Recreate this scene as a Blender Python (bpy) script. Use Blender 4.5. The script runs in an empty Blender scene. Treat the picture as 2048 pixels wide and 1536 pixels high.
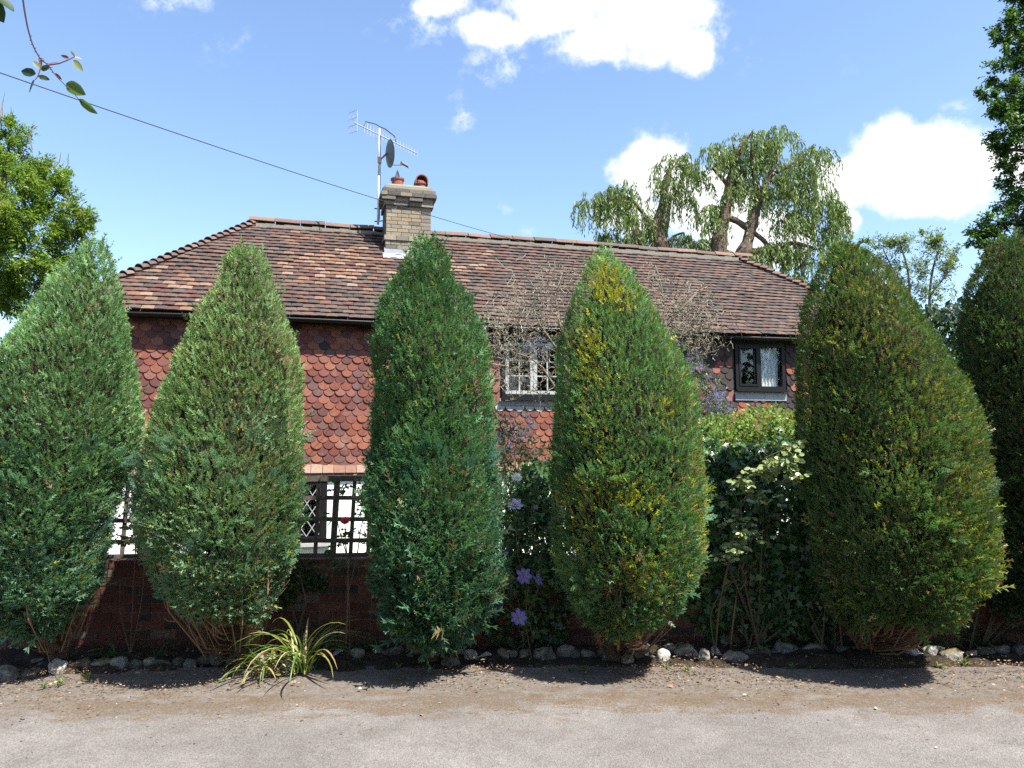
import bpy, math, random
import numpy as np
from mathutils import Matrix, Vector, Euler

# ------------------------------------------------------------------ camera, sky, sun, exposure
rng = np.random.default_rng(7)
random.seed(7)
SC = bpy.context.scene
COL = SC.collection
F, PIT, ROL, EYE = 1500.0, math.radians(5.33), math.radians(-0.35), 1.70
SUN = Vector((0.40, -0.33, 0.855)).normalized()      # towards the sun
EXPOSURE = 1.4
SUN_STRENGTH = 5.0
SKY_STRENGTH = 0.115

cam_d = bpy.data.cameras.new('camera')
cam = bpy.data.objects.new('camera', cam_d)
COL.objects.link(cam)
cam_d.sensor_width = 36.0
cam_d.lens = F / 2048 * 36.0
cam_d.clip_start = 0.05
cam_d.clip_end = 3000
cam.matrix_world = Matrix.Translation((0, 0, EYE)) @ Matrix.Rotation(math.pi / 2 + PIT, 4, 'X') @ Matrix.Rotation(ROL, 4, 'Z')
SC.camera = cam


def ray(x, y):
    a, b = x - 1024.0, y - 768.0
    aa = a * math.cos(ROL) + b * math.sin(ROL)
    bb = -a * math.sin(ROL) + b * math.cos(ROL)
    return np.array([aa / F, math.cos(PIT) + bb / F * math.sin(PIT), math.sin(PIT) - bb / F * math.cos(PIT)])


def P(x, y, Y):
    """point seen at photo pixel (x, y) at depth Y"""
    d = ray(x, y)
    return np.array([0, 0, EYE]) + d * (Y / d[1])


def G(x, y, z=0.0):
    """point of the level z seen at pixel (x, y)"""
    d = ray(x, y)
    return np.array([0, 0, EYE]) + d * ((z - EYE) / d[2])


def proj(p):
    p = np.asarray(p, float) - np.array([0, 0, EYE])
    Yc = p[..., 1] * math.cos(PIT) + p[..., 2] * math.sin(PIT)
    Zc = -p[..., 1] * math.sin(PIT) + p[..., 2] * math.cos(PIT)
    a, b = F * p[..., 0] / Yc, -F * Zc / Yc
    return np.stack([1024 + a * math.cos(ROL) - b * math.sin(ROL), 768 + a * math.sin(ROL) + b * math.cos(ROL)], -1)


class NT:
    """small helper round a node tree"""
    def __init__(self, nt):
        self.nt = nt
        nt.nodes.clear()

    def n(self, typ, **kw):
        nd = self.nt.nodes.new(typ)
        for k, v in kw.items():
            if k.startswith('_'):
                setattr(nd, k[1:], v)
            else:
                key = int(k[1:]) if k[0] == 'i' and k[1:].isdigit() else k.replace('__', ' ')
                s = nd.inputs[key]
                if isinstance(v, bpy.types.NodeSocket):
                    self.nt.links.new(v, s)
                else:
                    s.default_value = v
        return nd

    def m(self, op, a, b=0.0, c=None, clamp=False):
        kw = dict(_operation=op, i0=a, i1=b, _use_clamp=clamp)
        if c is not None:
            kw['i2'] = c
        return self.n('ShaderNodeMath', **kw).outputs[0]

    def vm(self, op, a, b=(0, 0, 0), out=0):
        return self.n('ShaderNodeVectorMath', _operation=op, i0=a, i1=b).outputs[out]

    def ramp(self, fac, stops, interp='LINEAR'):
        nd = self.n('ShaderNodeValToRGB', i0=fac)
        cr = nd.color_ramp
        cr.interpolation = interp
        while len(cr.elements) < len(stops):
            cr.elements.new(0.5)
        for e, (p, c) in zip(cr.elements, stops):
            e.position = p
            e.color = (c[0], c[1], c[2], 1) if not isinstance(c, (int, float)) else (c, c, c, 1)
        return nd.outputs[0]

    def mix(self, f, a, b, typ='MIX'):
        nd = self.n('ShaderNodeMix', _data_type='RGBA', _blend_type=typ)
        for s, v in ((nd.inputs[0], f), (nd.inputs[6], a), (nd.inputs[7], b)):
            if isinstance(v, bpy.types.NodeSocket):
                self.nt.links.new(v, s)
            else:
                s.default_value = v if isinstance(v, (int, float)) else (v[0], v[1], v[2], 1)
        return nd.outputs[2]

    def noise(self, vec, scale, detail=3.0, rough=0.55, out=0):
        kw = dict(Scale=scale, Detail=detail, Roughness=rough)
        if vec is not None:
            kw['Vector'] = vec
        return self.n('ShaderNodeTexNoise', **kw).outputs[out]


world = bpy.data.worlds.new('World')
SC.world = world
world.use_nodes = True


def build_world():
    w = NT(world.node_tree)
    sky = w.n('ShaderNodeTexSky', _sky_type='NISHITA', _sun_disc=False, _sun_elevation=math.asin(SUN.z),
              _sun_rotation=math.atan2(SUN.x, SUN.y), _altitude=50.0, _air_density=1.0, _dust_density=0.7, _ozone_density=2.6)
    d = w.n('ShaderNodeTexCoord').outputs['Generated']
    sep = w.n('ShaderNodeSeparateXYZ', i0=d)
    dx, dy, dz = sep.outputs
    yy = w.m('MAXIMUM', dy, 0.08)
    uv = w.n('ShaderNodeCombineXYZ', i0=w.m('DIVIDE', dx, yy), i1=w.m('DIVIDE', dz, yy), i2=0.0).outputs[0]
    # cumulus in front: (pixel centre, half sizes, strength) as directions of the sky
    blobs = [(1290, 25, 190, 130, 1.0), (1385, 95, 70, 75, .95), (1120, 15, 170, 75, .9), (990, 60, 150, 70, .72), (880, 10, 120, 50, .62), (1200, 90, 130, 60, .85),
             (1320, 335, 115, 85, 1.0), (1260, 430, 110, 70, .8), (1430, 400, 130, 110, 1.0), (1540, 470, 130, 90, .9),
             (1700, 355, 110, 80, .95), (1790, 325, 120, 115, 1.0), (1900, 335, 150, 110, 1.0), (1830, 390, 190, 60, .9), (1695, 440, 45, 40, .8), (1460, 510, 200, 55, .6), (2120, 330, 180, 120, 1.0)]
    # thin wisps
    wisps = [(925, 240, 26, 26, .85), (460, 92, 75, 36, .42), (345, 0, 85, 26, .85), (1150, 116, 36, 22, .5), (1070, 465, 42, 22, .55), (1010, 415, 30, 18, .35), (1925, 215, 46, 20, .6), (915, 185, 26, 24, .35),
             (990, 130, 70, 40, .75), (870, 45, 110, 45, .7), (1300, 258, 40, 16, .35), (1470, 90, 60, 50, .3), (1700, 130, 120, 40, .15)]
    acc = None
    for (x, y, a, b, s) in blobs:
        c = ray(x, y)
        u0, v0 = c[0] / c[1], c[2] / c[1]
        q = w.vm('MULTIPLY', w.vm('SUBTRACT', uv, (u0, v0, 0)), (F / a, F / b, 0))
        r = w.vm('LENGTH', q, out=1)
        h = w.m('SUBTRACT', s, r)
        acc = h if acc is None else w.n('ShaderNodeMath', _operation='SMOOTH_MAX', i0=acc, i1=h, i2=0.12).outputs[0]
    n1 = w.noise(d, 7.0, 7.0, .58)
    n2 = w.noise(d, 26.0, 6.0, .62)
    nn = w.m('ADD', w.m('MULTIPLY', w.m('SUBTRACT', n1, .5), 1.2), w.m('MULTIPLY', w.m('SUBTRACT', n2, .5), 1.05))
    dens = w.m('ADD', acc, nn)
    front = w.n('ShaderNodeMapRange', _interpolation_type='SMOOTHSTEP', i0=dens, i1=-0.02, i2=0.42).outputs[0]
    front = w.m('MULTIPLY', front, w.m('GREATER_THAN', dy, 0.09))
    # the same fair-weather cumulus scattered over the rest of the sky
    big = w.noise(d, 2.4, 6.0, .6)
    rest = w.n('ShaderNodeMapRange', _interpolation_type='SMOOTHSTEP', i0=big, i1=0.57, i2=0.70).outputs[0]
    side = w.n('ShaderNodeMapRange', i0=dy, i1=0.45, i2=0.15).outputs[0]
    rest = w.m('MULTIPLY', w.m('MULTIPLY', rest, side), w.m('GREATER_THAN', dz, 0.03))
    fine = w.noise(w.vm('MULTIPLY', d, (1, 1, 1.3)), 38.0, 7.0, .66)
    th = None
    for (x, y, a, b, sw) in wisps:
        c = ray(x, y)
        q = w.vm('MULTIPLY', w.vm('SUBTRACT', uv, (c[0] / c[1], c[2] / c[1], 0)), (F / a, F / b, 0))
        r = w.vm('LENGTH', q, out=1)
        h = w.m('MULTIPLY', w.m('POWER', 2.718, w.m('MULTIPLY', w.m('MULTIPLY', r, r), -.8)), sw)
        th = h if th is None else w.m('MAXIMUM', th, h)
    wm = w.n('ShaderNodeMapRange', _interpolation_type='SMOOTHSTEP', i0=w.m('ADD', fine, w.m('MULTIPLY', th, .28)), i1=.56, i2=.86).outputs[0]
    wm = w.m('MULTIPLY', w.m('MULTIPLY', wm, th), w.m('GREATER_THAN', dy, 0.09))
    cl = w.m('MAXIMUM', w.m('MAXIMUM', front, rest), wm)
    bgs = w.n('ShaderNodeBackground', Color=sky.outputs[0], Strength=SKY_STRENGTH)
    ccol = w.ramp(w.m('ADD', w.m('MULTIPLY', dens, .6), .35), [(0.3, (.80, .87, .97)), (.62, (1, 1, 1))])
    bgc = w.n('ShaderNodeBackground', Color=ccol, Strength=0.52)
    mx = w.n('ShaderNodeMixShader', i0=cl, i1=bgs.outputs[0], i2=bgc.outputs[0])
    w.n('ShaderNodeOutputWorld', i0=mx.outputs[0])


build_world()

sun_d = bpy.data.lights.new('sun', 'SUN')
sun_d.energy = SUN_STRENGTH
sun_d.angle = math.radians(0.53)
sun_d.color = (1.0, 0.955, 0.88)
sun_o = bpy.data.objects.new('sun', sun_d)
COL.objects.link(sun_o)
sun_o.rotation_euler = SUN.to_track_quat('Z', 'Y').to_euler()

SC.view_settings.view_transform = 'Standard'
SC.view_settings.look = 'None'
SC.view_settings.exposure = EXPOSURE
SC.view_settings.gamma = 1.0
SC.view_settings.use_curve_mapping = False
SC.render.engine = 'CYCLES'
SC.cycles.max_bounces = 6
SC.cycles.diffuse_bounces = 3
SC.cycles.glossy_bounces = 3
SC.cycles.transmission_bounces = 4
SC.cycles.transparent_max_bounces = 8
SC.cycles.caustics_reflective = False
SC.cycles.caustics_refractive = False
SC.cycles.use_denoising = False


# ------------------------------------------------------------------ helpers
def tag(o, label=None, cat=None, group=None, kind=None):
    for k, v in (('label', label), ('category', cat), ('group', group), ('kind', kind)):
        if v:
            o[k] = v
    return o


def empty(name, loc, rz=0.0, label=None, cat=None, group=None, kind=None):
    o = bpy.data.objects.new(name, None)
    o.empty_display_size = 0.1
    COL.objects.link(o)
    o.location = [float(v) for v in loc]
    o.rotation_euler = (0, 0, rz)
    return tag(o, label, cat, group, kind)


def link(name, me, mat=None, parent=None, loc=None, rot=None):
    o = bpy.data.objects.new(name, me)
    COL.objects.link(o)
    if parent:
        o.parent = parent
    if loc is not None:
        o.location = [float(v) for v in loc]
    if rot is not None:
        o.rotation_euler = rot
    if mat is not None and not me.materials:
        me.materials.append(mat)
    return o


def mesh_np(name, V, Fc, col=None, smooth=False):
    """V (n,3); Fc (m,k) array or list of faces; col (n,3) vertex colours"""
    V = np.asarray(V, np.float32)
    me = bpy.data.meshes.new(name)
    if isinstance(Fc, np.ndarray):
        m, k = Fc.shape
        me.vertices.add(len(V))
        me.vertices.foreach_set('co', V.ravel())
        me.loops.add(m * k)
        me.loops.foreach_set('vertex_index', Fc.astype(np.int32).ravel())
        me.polygons.add(m)
        me.polygons.foreach_set('loop_start', np.arange(0, m * k, k, dtype=np.int32))
        me.update(calc_edges=True)
    else:
        me.from_pydata(V.tolist(), [], [list(f) for f in Fc])
        me.update()
    if col is not None:
        at = me.color_attributes.new('Col', 'FLOAT_COLOR', 'POINT')
        c4 = np.ones((len(V), 4), np.float32)
        c4[:, :3] = np.clip(col, 0, 1)
        at.data.foreach_set('color', c4.ravel())
    if smooth:
        me.polygons.foreach_set('use_smooth', np.ones(len(me.polygons), bool))
    return me


class MB:
    """collects shapes of one mesh"""
    def __init__(self):
        self.V, self.F, self.C, self.n = [], [], [], 0

    def add(self, V, Fc, col=None):
        V = np.asarray(V, float)
        self.V.append(V)
        self.F += [[int(i) + self.n for i in f] for f in Fc]
        self.n += len(V)
        c = np.ones((len(V), 3)) if col is None else np.broadcast_to(np.asarray(col, float), (len(V), 3))
        self.C.append(c)
        return self

    def box(self, lo, hi, col=None):
        x0, y0, z0 = lo
        x1, y1, z1 = hi
        V = [(x0, y0, z0), (x1, y0, z0), (x1, y1, z0), (x0, y1, z0), (x0, y0, z1), (x1, y0, z1), (x1, y1, z1), (x0, y1, z1)]
        return self.add(V, BOXF, col)

    def tube(self, pts, rad, sides=6, col=None, cap=True):
        V, Fc = tube(pts, rad, sides, cap)
        return self.add(V, Fc, col)

    def mesh(self, name, smooth=False, color=False):
        return mesh_np(name, np.concatenate(self.V), self.F, np.concatenate(self.C) if color else None, smooth)

    def obj(self, name, mat, parent=None, loc=None, smooth=False, color=False, rot=None):
        return link(name, self.mesh(name, smooth, color), mat, parent, loc, rot)


BOXF = [(0, 3, 2, 1), (4, 5, 6, 7), (0, 1, 5, 4), (1, 2, 6, 5), (2, 3, 7, 6), (3, 0, 4, 7)]


def tube(pts, rad, sides=6, cap=True):
    pts = np.asarray(pts, float)
    n = len(pts)
    rad = np.broadcast_to(np.asarray(rad, float), (n,))
    t = np.gradient(pts, axis=0)
    t /= np.linalg.norm(t, axis=1, keepdims=True) + 1e-9
    ref = np.array([0.31, 0.2, 0.93]) if abs(t[0, 2]) < .9 else np.array([1.0, .1, 0])
    b = np.cross(t, ref)
    b /= np.linalg.norm(b, axis=1, keepdims=True) + 1e-9
    c = np.cross(t, b)
    an = np.arange(sides) * 2 * math.pi / sides
    V = pts[:, None] + rad[:, None, None] * (np.cos(an)[None, :, None] * b[:, None] + np.sin(an)[None, :, None] * c[:, None])
    Fc = []
    for i in range(n - 1):
        for k in range(sides):
            k2 = (k + 1) % sides
            Fc.append((i * sides + k, i * sides + k2, (i + 1) * sides + k2, (i + 1) * sides + k))
    if cap:
        Fc.append(tuple(range(sides))[::-1])
        Fc.append(tuple((n - 1) * sides + k for k in range(sides)))
    return V.reshape(-1, 3), Fc


class SinNoise:
    """cheap smooth noise in -1..1"""
    def __init__(self, freq, seed, n=14):
        r = np.random.default_rng(seed)
        d = r.normal(size=(n, 3))
        d /= np.linalg.norm(d, axis=1, keepdims=True)
        self.w = d * (freq * r.uniform(.5, 1.6, (n, 1)))
        self.p = r.uniform(0, 6.28, n)

    def __call__(self, p):
        return np.sin(np.asarray(p) @ self.w.T + self.p).sum(-1) / math.sqrt(len(self.p)) * .9


def unit(v):
    return v / (np.linalg.norm(v, axis=-1, keepdims=True) + 1e-9)


def scatter(tV, tF, pos, axis, nrm, size, col, tip=None, wid=None):
    """copies of a leaf template (x side, y along, z out) at pos; returns V, F, C"""
    a = unit(axis)
    s = unit(np.cross(a, nrm))
    n = np.cross(s, a)
    size = np.broadcast_to(np.asarray(size, float), (len(pos),))
    wid = size if wid is None else np.broadcast_to(np.asarray(wid, float), (len(pos),))
    V = pos[:, None] + (tV[None, :, 0:1] * s[:, None]) * wid[:, None, None] + (tV[None, :, 1:2] * a[:, None] + tV[None, :, 2:3] * n[:, None]) * size[:, None, None]
    Fc = (tF[None] + (np.arange(len(pos)) * len(tV))[:, None, None]).reshape(-1, tF.shape[1])
    C = np.repeat(np.asarray(col)[:, None], len(tV), 1)
    if tip is not None:
        C = C * tip[None, :, None]
    return V.reshape(-1, 3), Fc, C.reshape(-1, 3)


def merge(parts):
    Vs, Fs, Cs, n = [], [], [], 0
    for V, Fc, C in parts:
        Vs.append(V)
        Fs.append(Fc + n)
        Cs.append(C)
        n += len(V)
    return np.concatenate(Vs), np.concatenate(Fs), np.concatenate(Cs)


def quad_leaf(w=.5, fold=.12, mid=.45):
    """folded pointed leaf: two quads"""
    V = np.array([(0, 0, 0), (w / 2, mid, fold * .5), (0, 1, -.08), (0, mid, 0), (-w / 2, mid, fold * .5)])
    Fc = np.array([(0, 1, 2, 3), (0, 3, 2, 4)])
    return V, Fc


LEAF = quad_leaf(.55)
LEAF_N = quad_leaf(.2)
LEAF_R = (np.array([(0, 0, 0), (.26, .22, .05), (.33, .55, .06), (.16, .88, .0), (0, 1, -.06), (-.16, .88, 0), (-.33, .55, .06), (-.26, .22, .05), (0, .5, 0)]),
          np.array([(0, 1, 2, 8), (8, 2, 3, 4), (8, 4, 5, 6), (0, 8, 6, 7)]))
IVY = (np.array([(0, 0, 0), (.5, -.05, .03), (.3, .3, .05), (.42, .5, 0), (.17, .6, .05), (0, 1, -.06), (-.17, .6, .05), (-.42, .5, 0), (-.3, .3, .05), (-.5, -.05, .03), (0, .45, .0)]),
       np.array([(0, 1, 2, 10), (10, 2, 3, 4), (10, 4, 5, 6), (10, 6, 7, 8), (0, 10, 8, 9)]))


def spray_template(seed, rows=3):
    r = np.random.default_rng(seed)
    V, Fc, T = [], [], []

    def blade(base, d, L, w):
        d = d / np.linalg.norm(d)
        sd = np.cross(d, (0, 0, 1.0))
        sd /= np.linalg.norm(sd)
        k = len(V)
        V.extend([base + sd * w, base + d * L, base - sd * w])
        Fc.append((k, k + 1, k + 2))
        T.extend([.75, 1.28, .75])
    for i in range(rows):
        y = .08 + .74 * i / (rows - 1)
        for sgn in (-1, 1):
            d = np.array([sgn * r.uniform(.65, 1.0), r.uniform(.6, 1.0), r.uniform(-.35, .35)])
            blade(np.array([0, y, -.10 * y * y]), d, (.46 - .26 * y) * r.uniform(.8, 1.25), .075)
    blade(np.array([0, .5, -.03]), np.array([0, 1, -.1]), .55, .06)
    blade(np.array([0, .0, 0]), np.array([0, 1, -.02]), .7, .05)
    return np.array(V), np.array(Fc), np.array(T)


SPRAYS = [spray_template(s) for s in (1, 2, 3, 4)]


# ------------------------------------------------------------------ materials
def mat(name):
    m = bpy.data.materials.new(name)
    m.use_nodes = True
    return m, NT(m.node_tree)


def finish(t, bsdf):
    t.n('ShaderNodeOutputMaterial', i0=bsdf)


def bump(t, h, strength=.4, dist=.01):
    return t.n('ShaderNodeBump', Strength=strength, Distance=dist, Height=h).outputs[0]


def leaf_mat(name, trans=.3, rough=.55, spec=.25):
    m, t = mat(name)
    c = t.n('ShaderNodeAttribute', _attribute_name='Col').outputs[0]
    p = t.n('ShaderNodeBsdfPrincipled', Base__Color=c, Roughness=rough)
    p.inputs['Specular IOR Level'].default_value = spec
    tc = t.mix(1.0, c, (1.35, 1.45, .7), 'MULTIPLY')
    tr = t.n('ShaderNodeBsdfTranslucent', Color=tc)
    finish(t, t.n('ShaderNodeMixShader', i0=trans, i1=p.outputs[0], i2=tr.outputs[0]).outputs[0])
    return m


def col_mat(name, rough=.8, nscale=30., namp=.3, bstr=.3, bdist=.004, spec=.3, metal=0.0, tint=None, stain=None):
    """vertex-coloured (or one-coloured) solid with grain"""
    m, t = mat(name)
    obj = t.n('ShaderNodeNewGeometry').outputs['Position']
    c = t.n('ShaderNodeAttribute', _attribute_name='Col').outputs[0] if tint is None else t.n('ShaderNodeRGB').outputs[0]
    if tint is not None:
        c.default_value = (*tint, 1)
    nz = t.noise(obj, nscale, 5, .6)
    f = t.n('ShaderNodeMapRange', i0=nz, i1=.25, i2=.75, i3=1 - namp, i4=1 + namp).outputs[0]
    cc = t.mix(1.0, c, t.n('ShaderNodeCombineXYZ', i0=f, i1=f, i2=f).outputs[0], 'MULTIPLY')
    if stain:
        sc, thr, scol, amt = stain
        sm = t.n('ShaderNodeMapRange', _interpolation_type='SMOOTHSTEP', i0=t.noise(obj, sc, 5, .6), i1=thr, i2=thr + .12, i4=amt).outputs[0]
        cc = t.mix(sm, cc, scol)
    p = t.n('ShaderNodeBsdfPrincipled', Base__Color=cc, Roughness=rough, Metallic=metal)
    p.inputs['Specular IOR Level'].default_value = spec
    nd = t.n('ShaderNodeBump', Strength=bstr, Distance=bdist, Height=nz)
    t.nt.links.new(nd.outputs[0], p.inputs['Normal'])
    finish(t, p.outputs[0])
    return m


M = {}
M['conifer'] = leaf_mat('conifer_foliage', .33, .5, .35)
M['leaf'] = leaf_mat('leaf', .38, .45, .3)
M['gloss_leaf'] = leaf_mat('glossy_leaf', .2, .32, .5)
M['petal'] = leaf_mat('petal', .35, .6, .2)
M['bark'] = col_mat('bark', .9, 22, .45, .9, .02, .2, tint=(.125, .09, .065))
M['willow_bark'] = col_mat('willow_bark', .9, 9, .45, 1.0, .05, .2, tint=(.12, .088, .062))
M['twig'] = col_mat('twig', .9, 60, .35, .3, .003, .2)
M['dead_shade_core'] = col_mat('inner_foliage', .95, 40, .6, 1.0, .03, .1, tint=(.018, .016, .010))  # dead brown, with the crown's inner shade put into the colour
M['tile'] = col_mat('roof_tile', .85, 34, .34, .5, .004, .3, stain=(9., .62, (.13, .12, .095), .5))
M['wall_tile'] = col_mat('wall_tile', .75, 26, .24, .4, .003, .35, stain=(5., .60, (.20, .16, .135), .65))
M['brick'] = col_mat('brick', .9, 45, .35, .7, .005, .2, stain=(11., .60, (.11, .095, .08), .5))
M['mortar'] = col_mat('mortar', .95, 60, .25, .6, .004, .2, tint=(.13, .11, .088))
M['cbrick'] = col_mat('chimney_brick', .9, 40, .3, .7, .005, .2, stain=(6., .55, (.16, .14, .10), .55))
M['cmortar'] = col_mat('chimney_mortar', .95, 60, .2, .6, .004, .2, tint=(.25, .225, .18))
M['render'] = col_mat('white_render', .85, 14, .06, .5, .006, .3, tint=(.80, .79, .76), stain=(3., .62, (.62, .60, .55), .35))
M['black'] = col_mat('black_plastic', .4, 20, .15, .1, .002, .3, tint=(.007, .007, .008))
M['blackpaint'] = col_mat('black_paint', .5, 30, .2, .2, .002, .25, tint=(.007, .007, .008))
M['soffit'] = col_mat('soffit_board', .8, 20, .3, .3, .003, .3, tint=(.035, .025, .02))
M['whitepaint'] = col_mat('white_paint', .45, 30, .06, .1, .001, .5, tint=(.36, .36, .35))
M['lead'] = col_mat('lead_sheet', .55, 12, .15, .2, .002, .4, tint=(.30, .31, .33), metal=.2)
M['terracotta'] = col_mat('terracotta', .8, 20, .2, .3, .003, .3, tint=(.24, .085, .055), stain=(9., .62, (.25, .2, .15), .5))
M['alu'] = col_mat('aluminium', .4, 40, .1, .1, .001, .5, tint=(.55, .56, .58), metal=.5)
M['dish'] = col_mat('dish_grey', .5, 20, .1, .1, .002, .4, tint=(.10, .11, .12))
M['steel'] = col_mat('dark_steel', .6, 30, .3, .2, .002, .4, tint=(.10, .09, .085), metal=.3)
M['curtain'] = col_mat('curtain', .9, 30, .08, .2, .003, .2, tint=(.78, .78, .76))
M['oldwood'] = col_mat('weathered_wood', .9, 30, .35, .6, .004, .2, tint=(.105, .085, .068))
M['bamboo'] = col_mat('bamboo', .6, 25, .25, .2, .002, .4, tint=(.19, .115, .07))
M['concrete'] = col_mat('cement', .95, 30, .25, .6, .006, .2, tint=(.20, .185, .155))
M['cable'] = col_mat('cable_black', .6, 20, .1, .1, .001, .4, tint=(.03, .03, .03))
M['interior'] = col_mat('interior_plaster', .9, 10, .1, .1, .002, .2, tint=(.5, .47, .42))
M['litter'] = col_mat('leaf_litter', .9, 50, .2, .2, .002, .2)
M['lily'] = leaf_mat('lily_leaf', .3, .4, .4)


def glass_mat():
    m, t = mat('window_glass')
    tr = t.n('ShaderNodeBsdfTransparent', Color=(.93, .95, .95, 1))
    gl = t.n('ShaderNodeBsdfGlossy', Color=(1, 1, 1, 1), Roughness=.02)
    fc = t.n('ShaderNodeLayerWeight', Blend=.5).outputs['Facing']
    fr = t.m('ADD', t.m('MULTIPLY', t.m('POWER', fc, 5.0), .9), .035)
    finish(t, t.n('ShaderNodeMixShader', i0=fr, i1=tr.outputs[0], i2=gl.outputs[0]).outputs[0])
    return m


M['glass'] = glass_mat()


def stone_mat(name, base, pale, moss):
    m, t = mat(name)
    o = t.n('ShaderNodeTexCoord').outputs['Object']
    inf = t.n('ShaderNodeObjectInfo').outputs['Random']
    vec = t.vm('ADD', o, t.n('ShaderNodeCombineXYZ', i0=t.m('MULTIPLY', inf, 20), i1=t.m('MULTIPLY', inf, 7), i2=0.0).outputs[0])
    n1 = t.noise(vec, 14, 6, .65)
    n2 = t.noise(vec, 45, 4, .6)
    c = t.ramp(n1, [(.36, base), (.50, [(a + b) / 2 for a, b in zip(base, pale)]), (.60, pale)])
    c = t.mix(t.n('ShaderNodeMapRange', i0=n2, i1=.35, i2=.7, i4=.5).outputs[0], c, (.09, .075, .055))
    nz = t.n('ShaderNodeSeparateXYZ', i0=t.n('ShaderNodeNewGeometry').outputs['Normal']).outputs[2]
    mf = t.n('ShaderNodeMapRange', _interpolation_type='SMOOTHSTEP', i0=t.m('ADD', nz, t.m('MULTIPLY', t.m('SUBTRACT', n1, .5), 2.0)), i1=.55, i2=.95, i4=moss).outputs[0]
    c = t.mix(mf, c, t.ramp(n2, [(.3, (.07, .06, .012)), (.7, (.20, .15, .03))]))
    p = t.n('ShaderNodeBsdfPrincipled', Base__Color=c, Roughness=.85, Normal=bump(t, t.m('ADD', n1, t.m('MULTIPLY', n2, .5)), 1.0, .02))
    finish(t, p.outputs[0])
    return m


def road_mat():
    m, t = mat('old_asphalt')
    g = t.n('ShaderNodeNewGeometry').outputs['Position']
    xyz = t.n('ShaderNodeSeparateXYZ', i0=g)
    y = xyz.outputs[1]
    n_big = t.noise(g, 1.1, 5, .6)
    n_mid = t.noise(g, 6.0, 6, .65)
    n_fin = t.noise(g, 150.0, 3, .6)
    vor = t.n('ShaderNodeTexVoronoi', Vector=g, Scale=130.0)
    c = t.ramp(n_big, [(.3, (.168, .152, .140)), (.7, (.212, .197, .185))])
    c = t.mix(t.n('ShaderNodeMapRange', i0=n_mid, i1=.42, i2=.7, i4=.4).outputs[0], c, (.125, .11, .096))
    gr = t.ramp(vor.outputs['Color'], [(.0, (.55, .54, .52)), (.55, (1, 1, 1)), (1, (1.35, 1.33, 1.3))])
    c = t.mix(.75, c, gr, 'MULTIPLY')
    ptch = t.n('ShaderNodeMapRange', _interpolation_type='SMOOTHSTEP', i0=t.noise(t.vm('MULTIPLY', g, (.8, 1.2, 1)), 1.3, 8, .7), i1=.40, i2=.64, i3=.86, i4=1.05).outputs[0]
    c = t.mix(1.0, c, t.n('ShaderNodeCombineXYZ', i0=ptch, i1=ptch, i2=t.m('MULTIPLY', ptch, .995)).outputs[0], 'MULTIPLY')
    pit = t.n('ShaderNodeMapRange', i0=n_fin, i1=.36, i2=.5, i3=.55, i4=1.0).outputs[0]
    c = t.mix(1.0, c, t.n('ShaderNodeCombineXYZ', i0=pit, i1=pit, i2=pit).outputs[0], 'MULTIPLY')
    # moss, soil and rotted needles washed along the verge
    yy = t.m('ADD', y, t.m('MULTIPLY', t.m('SUBTRACT', t.noise(g, .8, 7, .68), .5), 2.0))
    verge = t.n('ShaderNodeMapRange', _interpolation_type='SMOOTHSTEP', i0=t.m('ADD', yy, t.m('MULTIPLY', t.m('SUBTRACT', n_mid, .5), .9)), i1=5.1, i2=5.6).outputs[0]
    soil = t.ramp(t.noise(g, 28.0, 6, .7), [(.3, (.055, .042, .031)), (.55, (.128, .104, .082)), (.75, (.20, .17, .138))])
    c = t.mix(t.m('MULTIPLY', verge, t.n('ShaderNodeMapRange', i0=n_mid, i1=.25, i2=.6, i3=.35, i4=.85).outputs[0]), c, soil)
    streak = t.noise(t.vm('MULTIPLY', g, (1.0, 2.0, 1)), 2.6, 7, .72)
    band = t.m('SUBTRACT', 1.0, t.m('ABSOLUTE', t.m('DIVIDE', t.m('SUBTRACT', y, 5.3), .42)), clamp=True)
    mm = t.n('ShaderNodeMapRange', _interpolation_type='SMOOTHSTEP', i0=t.m('ADD', streak, t.m('MULTIPLY', band, .2)), i1=.54, i2=.68).outputs[0]
    mm = t.m('MULTIPLY', mm, t.n('ShaderNodeMapRange', i0=y, i1=4.5, i2=5.0, i4=.85).outputs[0])
    mm = t.m('MULTIPLY', mm, t.n('ShaderNodeMapRange', i0=t.noise(g, 60, 4, .7), i1=.38, i2=.58).outputs[0])
    c = t.mix(mm, c, t.ramp(n_fin, [(.3, (.055, .032, .014)), (.7, (.15, .095, .045))]))
    h = t.m('ADD', t.m('MULTIPLY', vor.outputs['Distance'], .6), t.m('ADD', n_fin, t.m('MULTIPLY', n_mid, .8)))
    p = t.n('ShaderNodeBsdfPrincipled', Base__Color=c, Roughness=.9, Normal=bump(t, h, .8, .006))
    p.inputs['Specular IOR Level'].default_value = .25
    finish(t, p.outputs[0])
    return m


def soil_mat(name, a, b, c3):
    m, t = mat(name)
    g = t.n('ShaderNodeNewGeometry').outputs['Position']
    n = t.noise(g, 18, 7, .7)
    c = t.ramp(n, [(.3, a), (.55, b), (.75, c3)])
    p = t.n('ShaderNodeBsdfPrincipled', Base__Color=c, Roughness=.95, Normal=bump(t, t.m('ADD', n, t.noise(g, 70, 4, .7)), 1.0, .03))
    p.inputs['Specular IOR Level'].default_value = .15
    finish(t, p.outputs[0])
    return m


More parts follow.
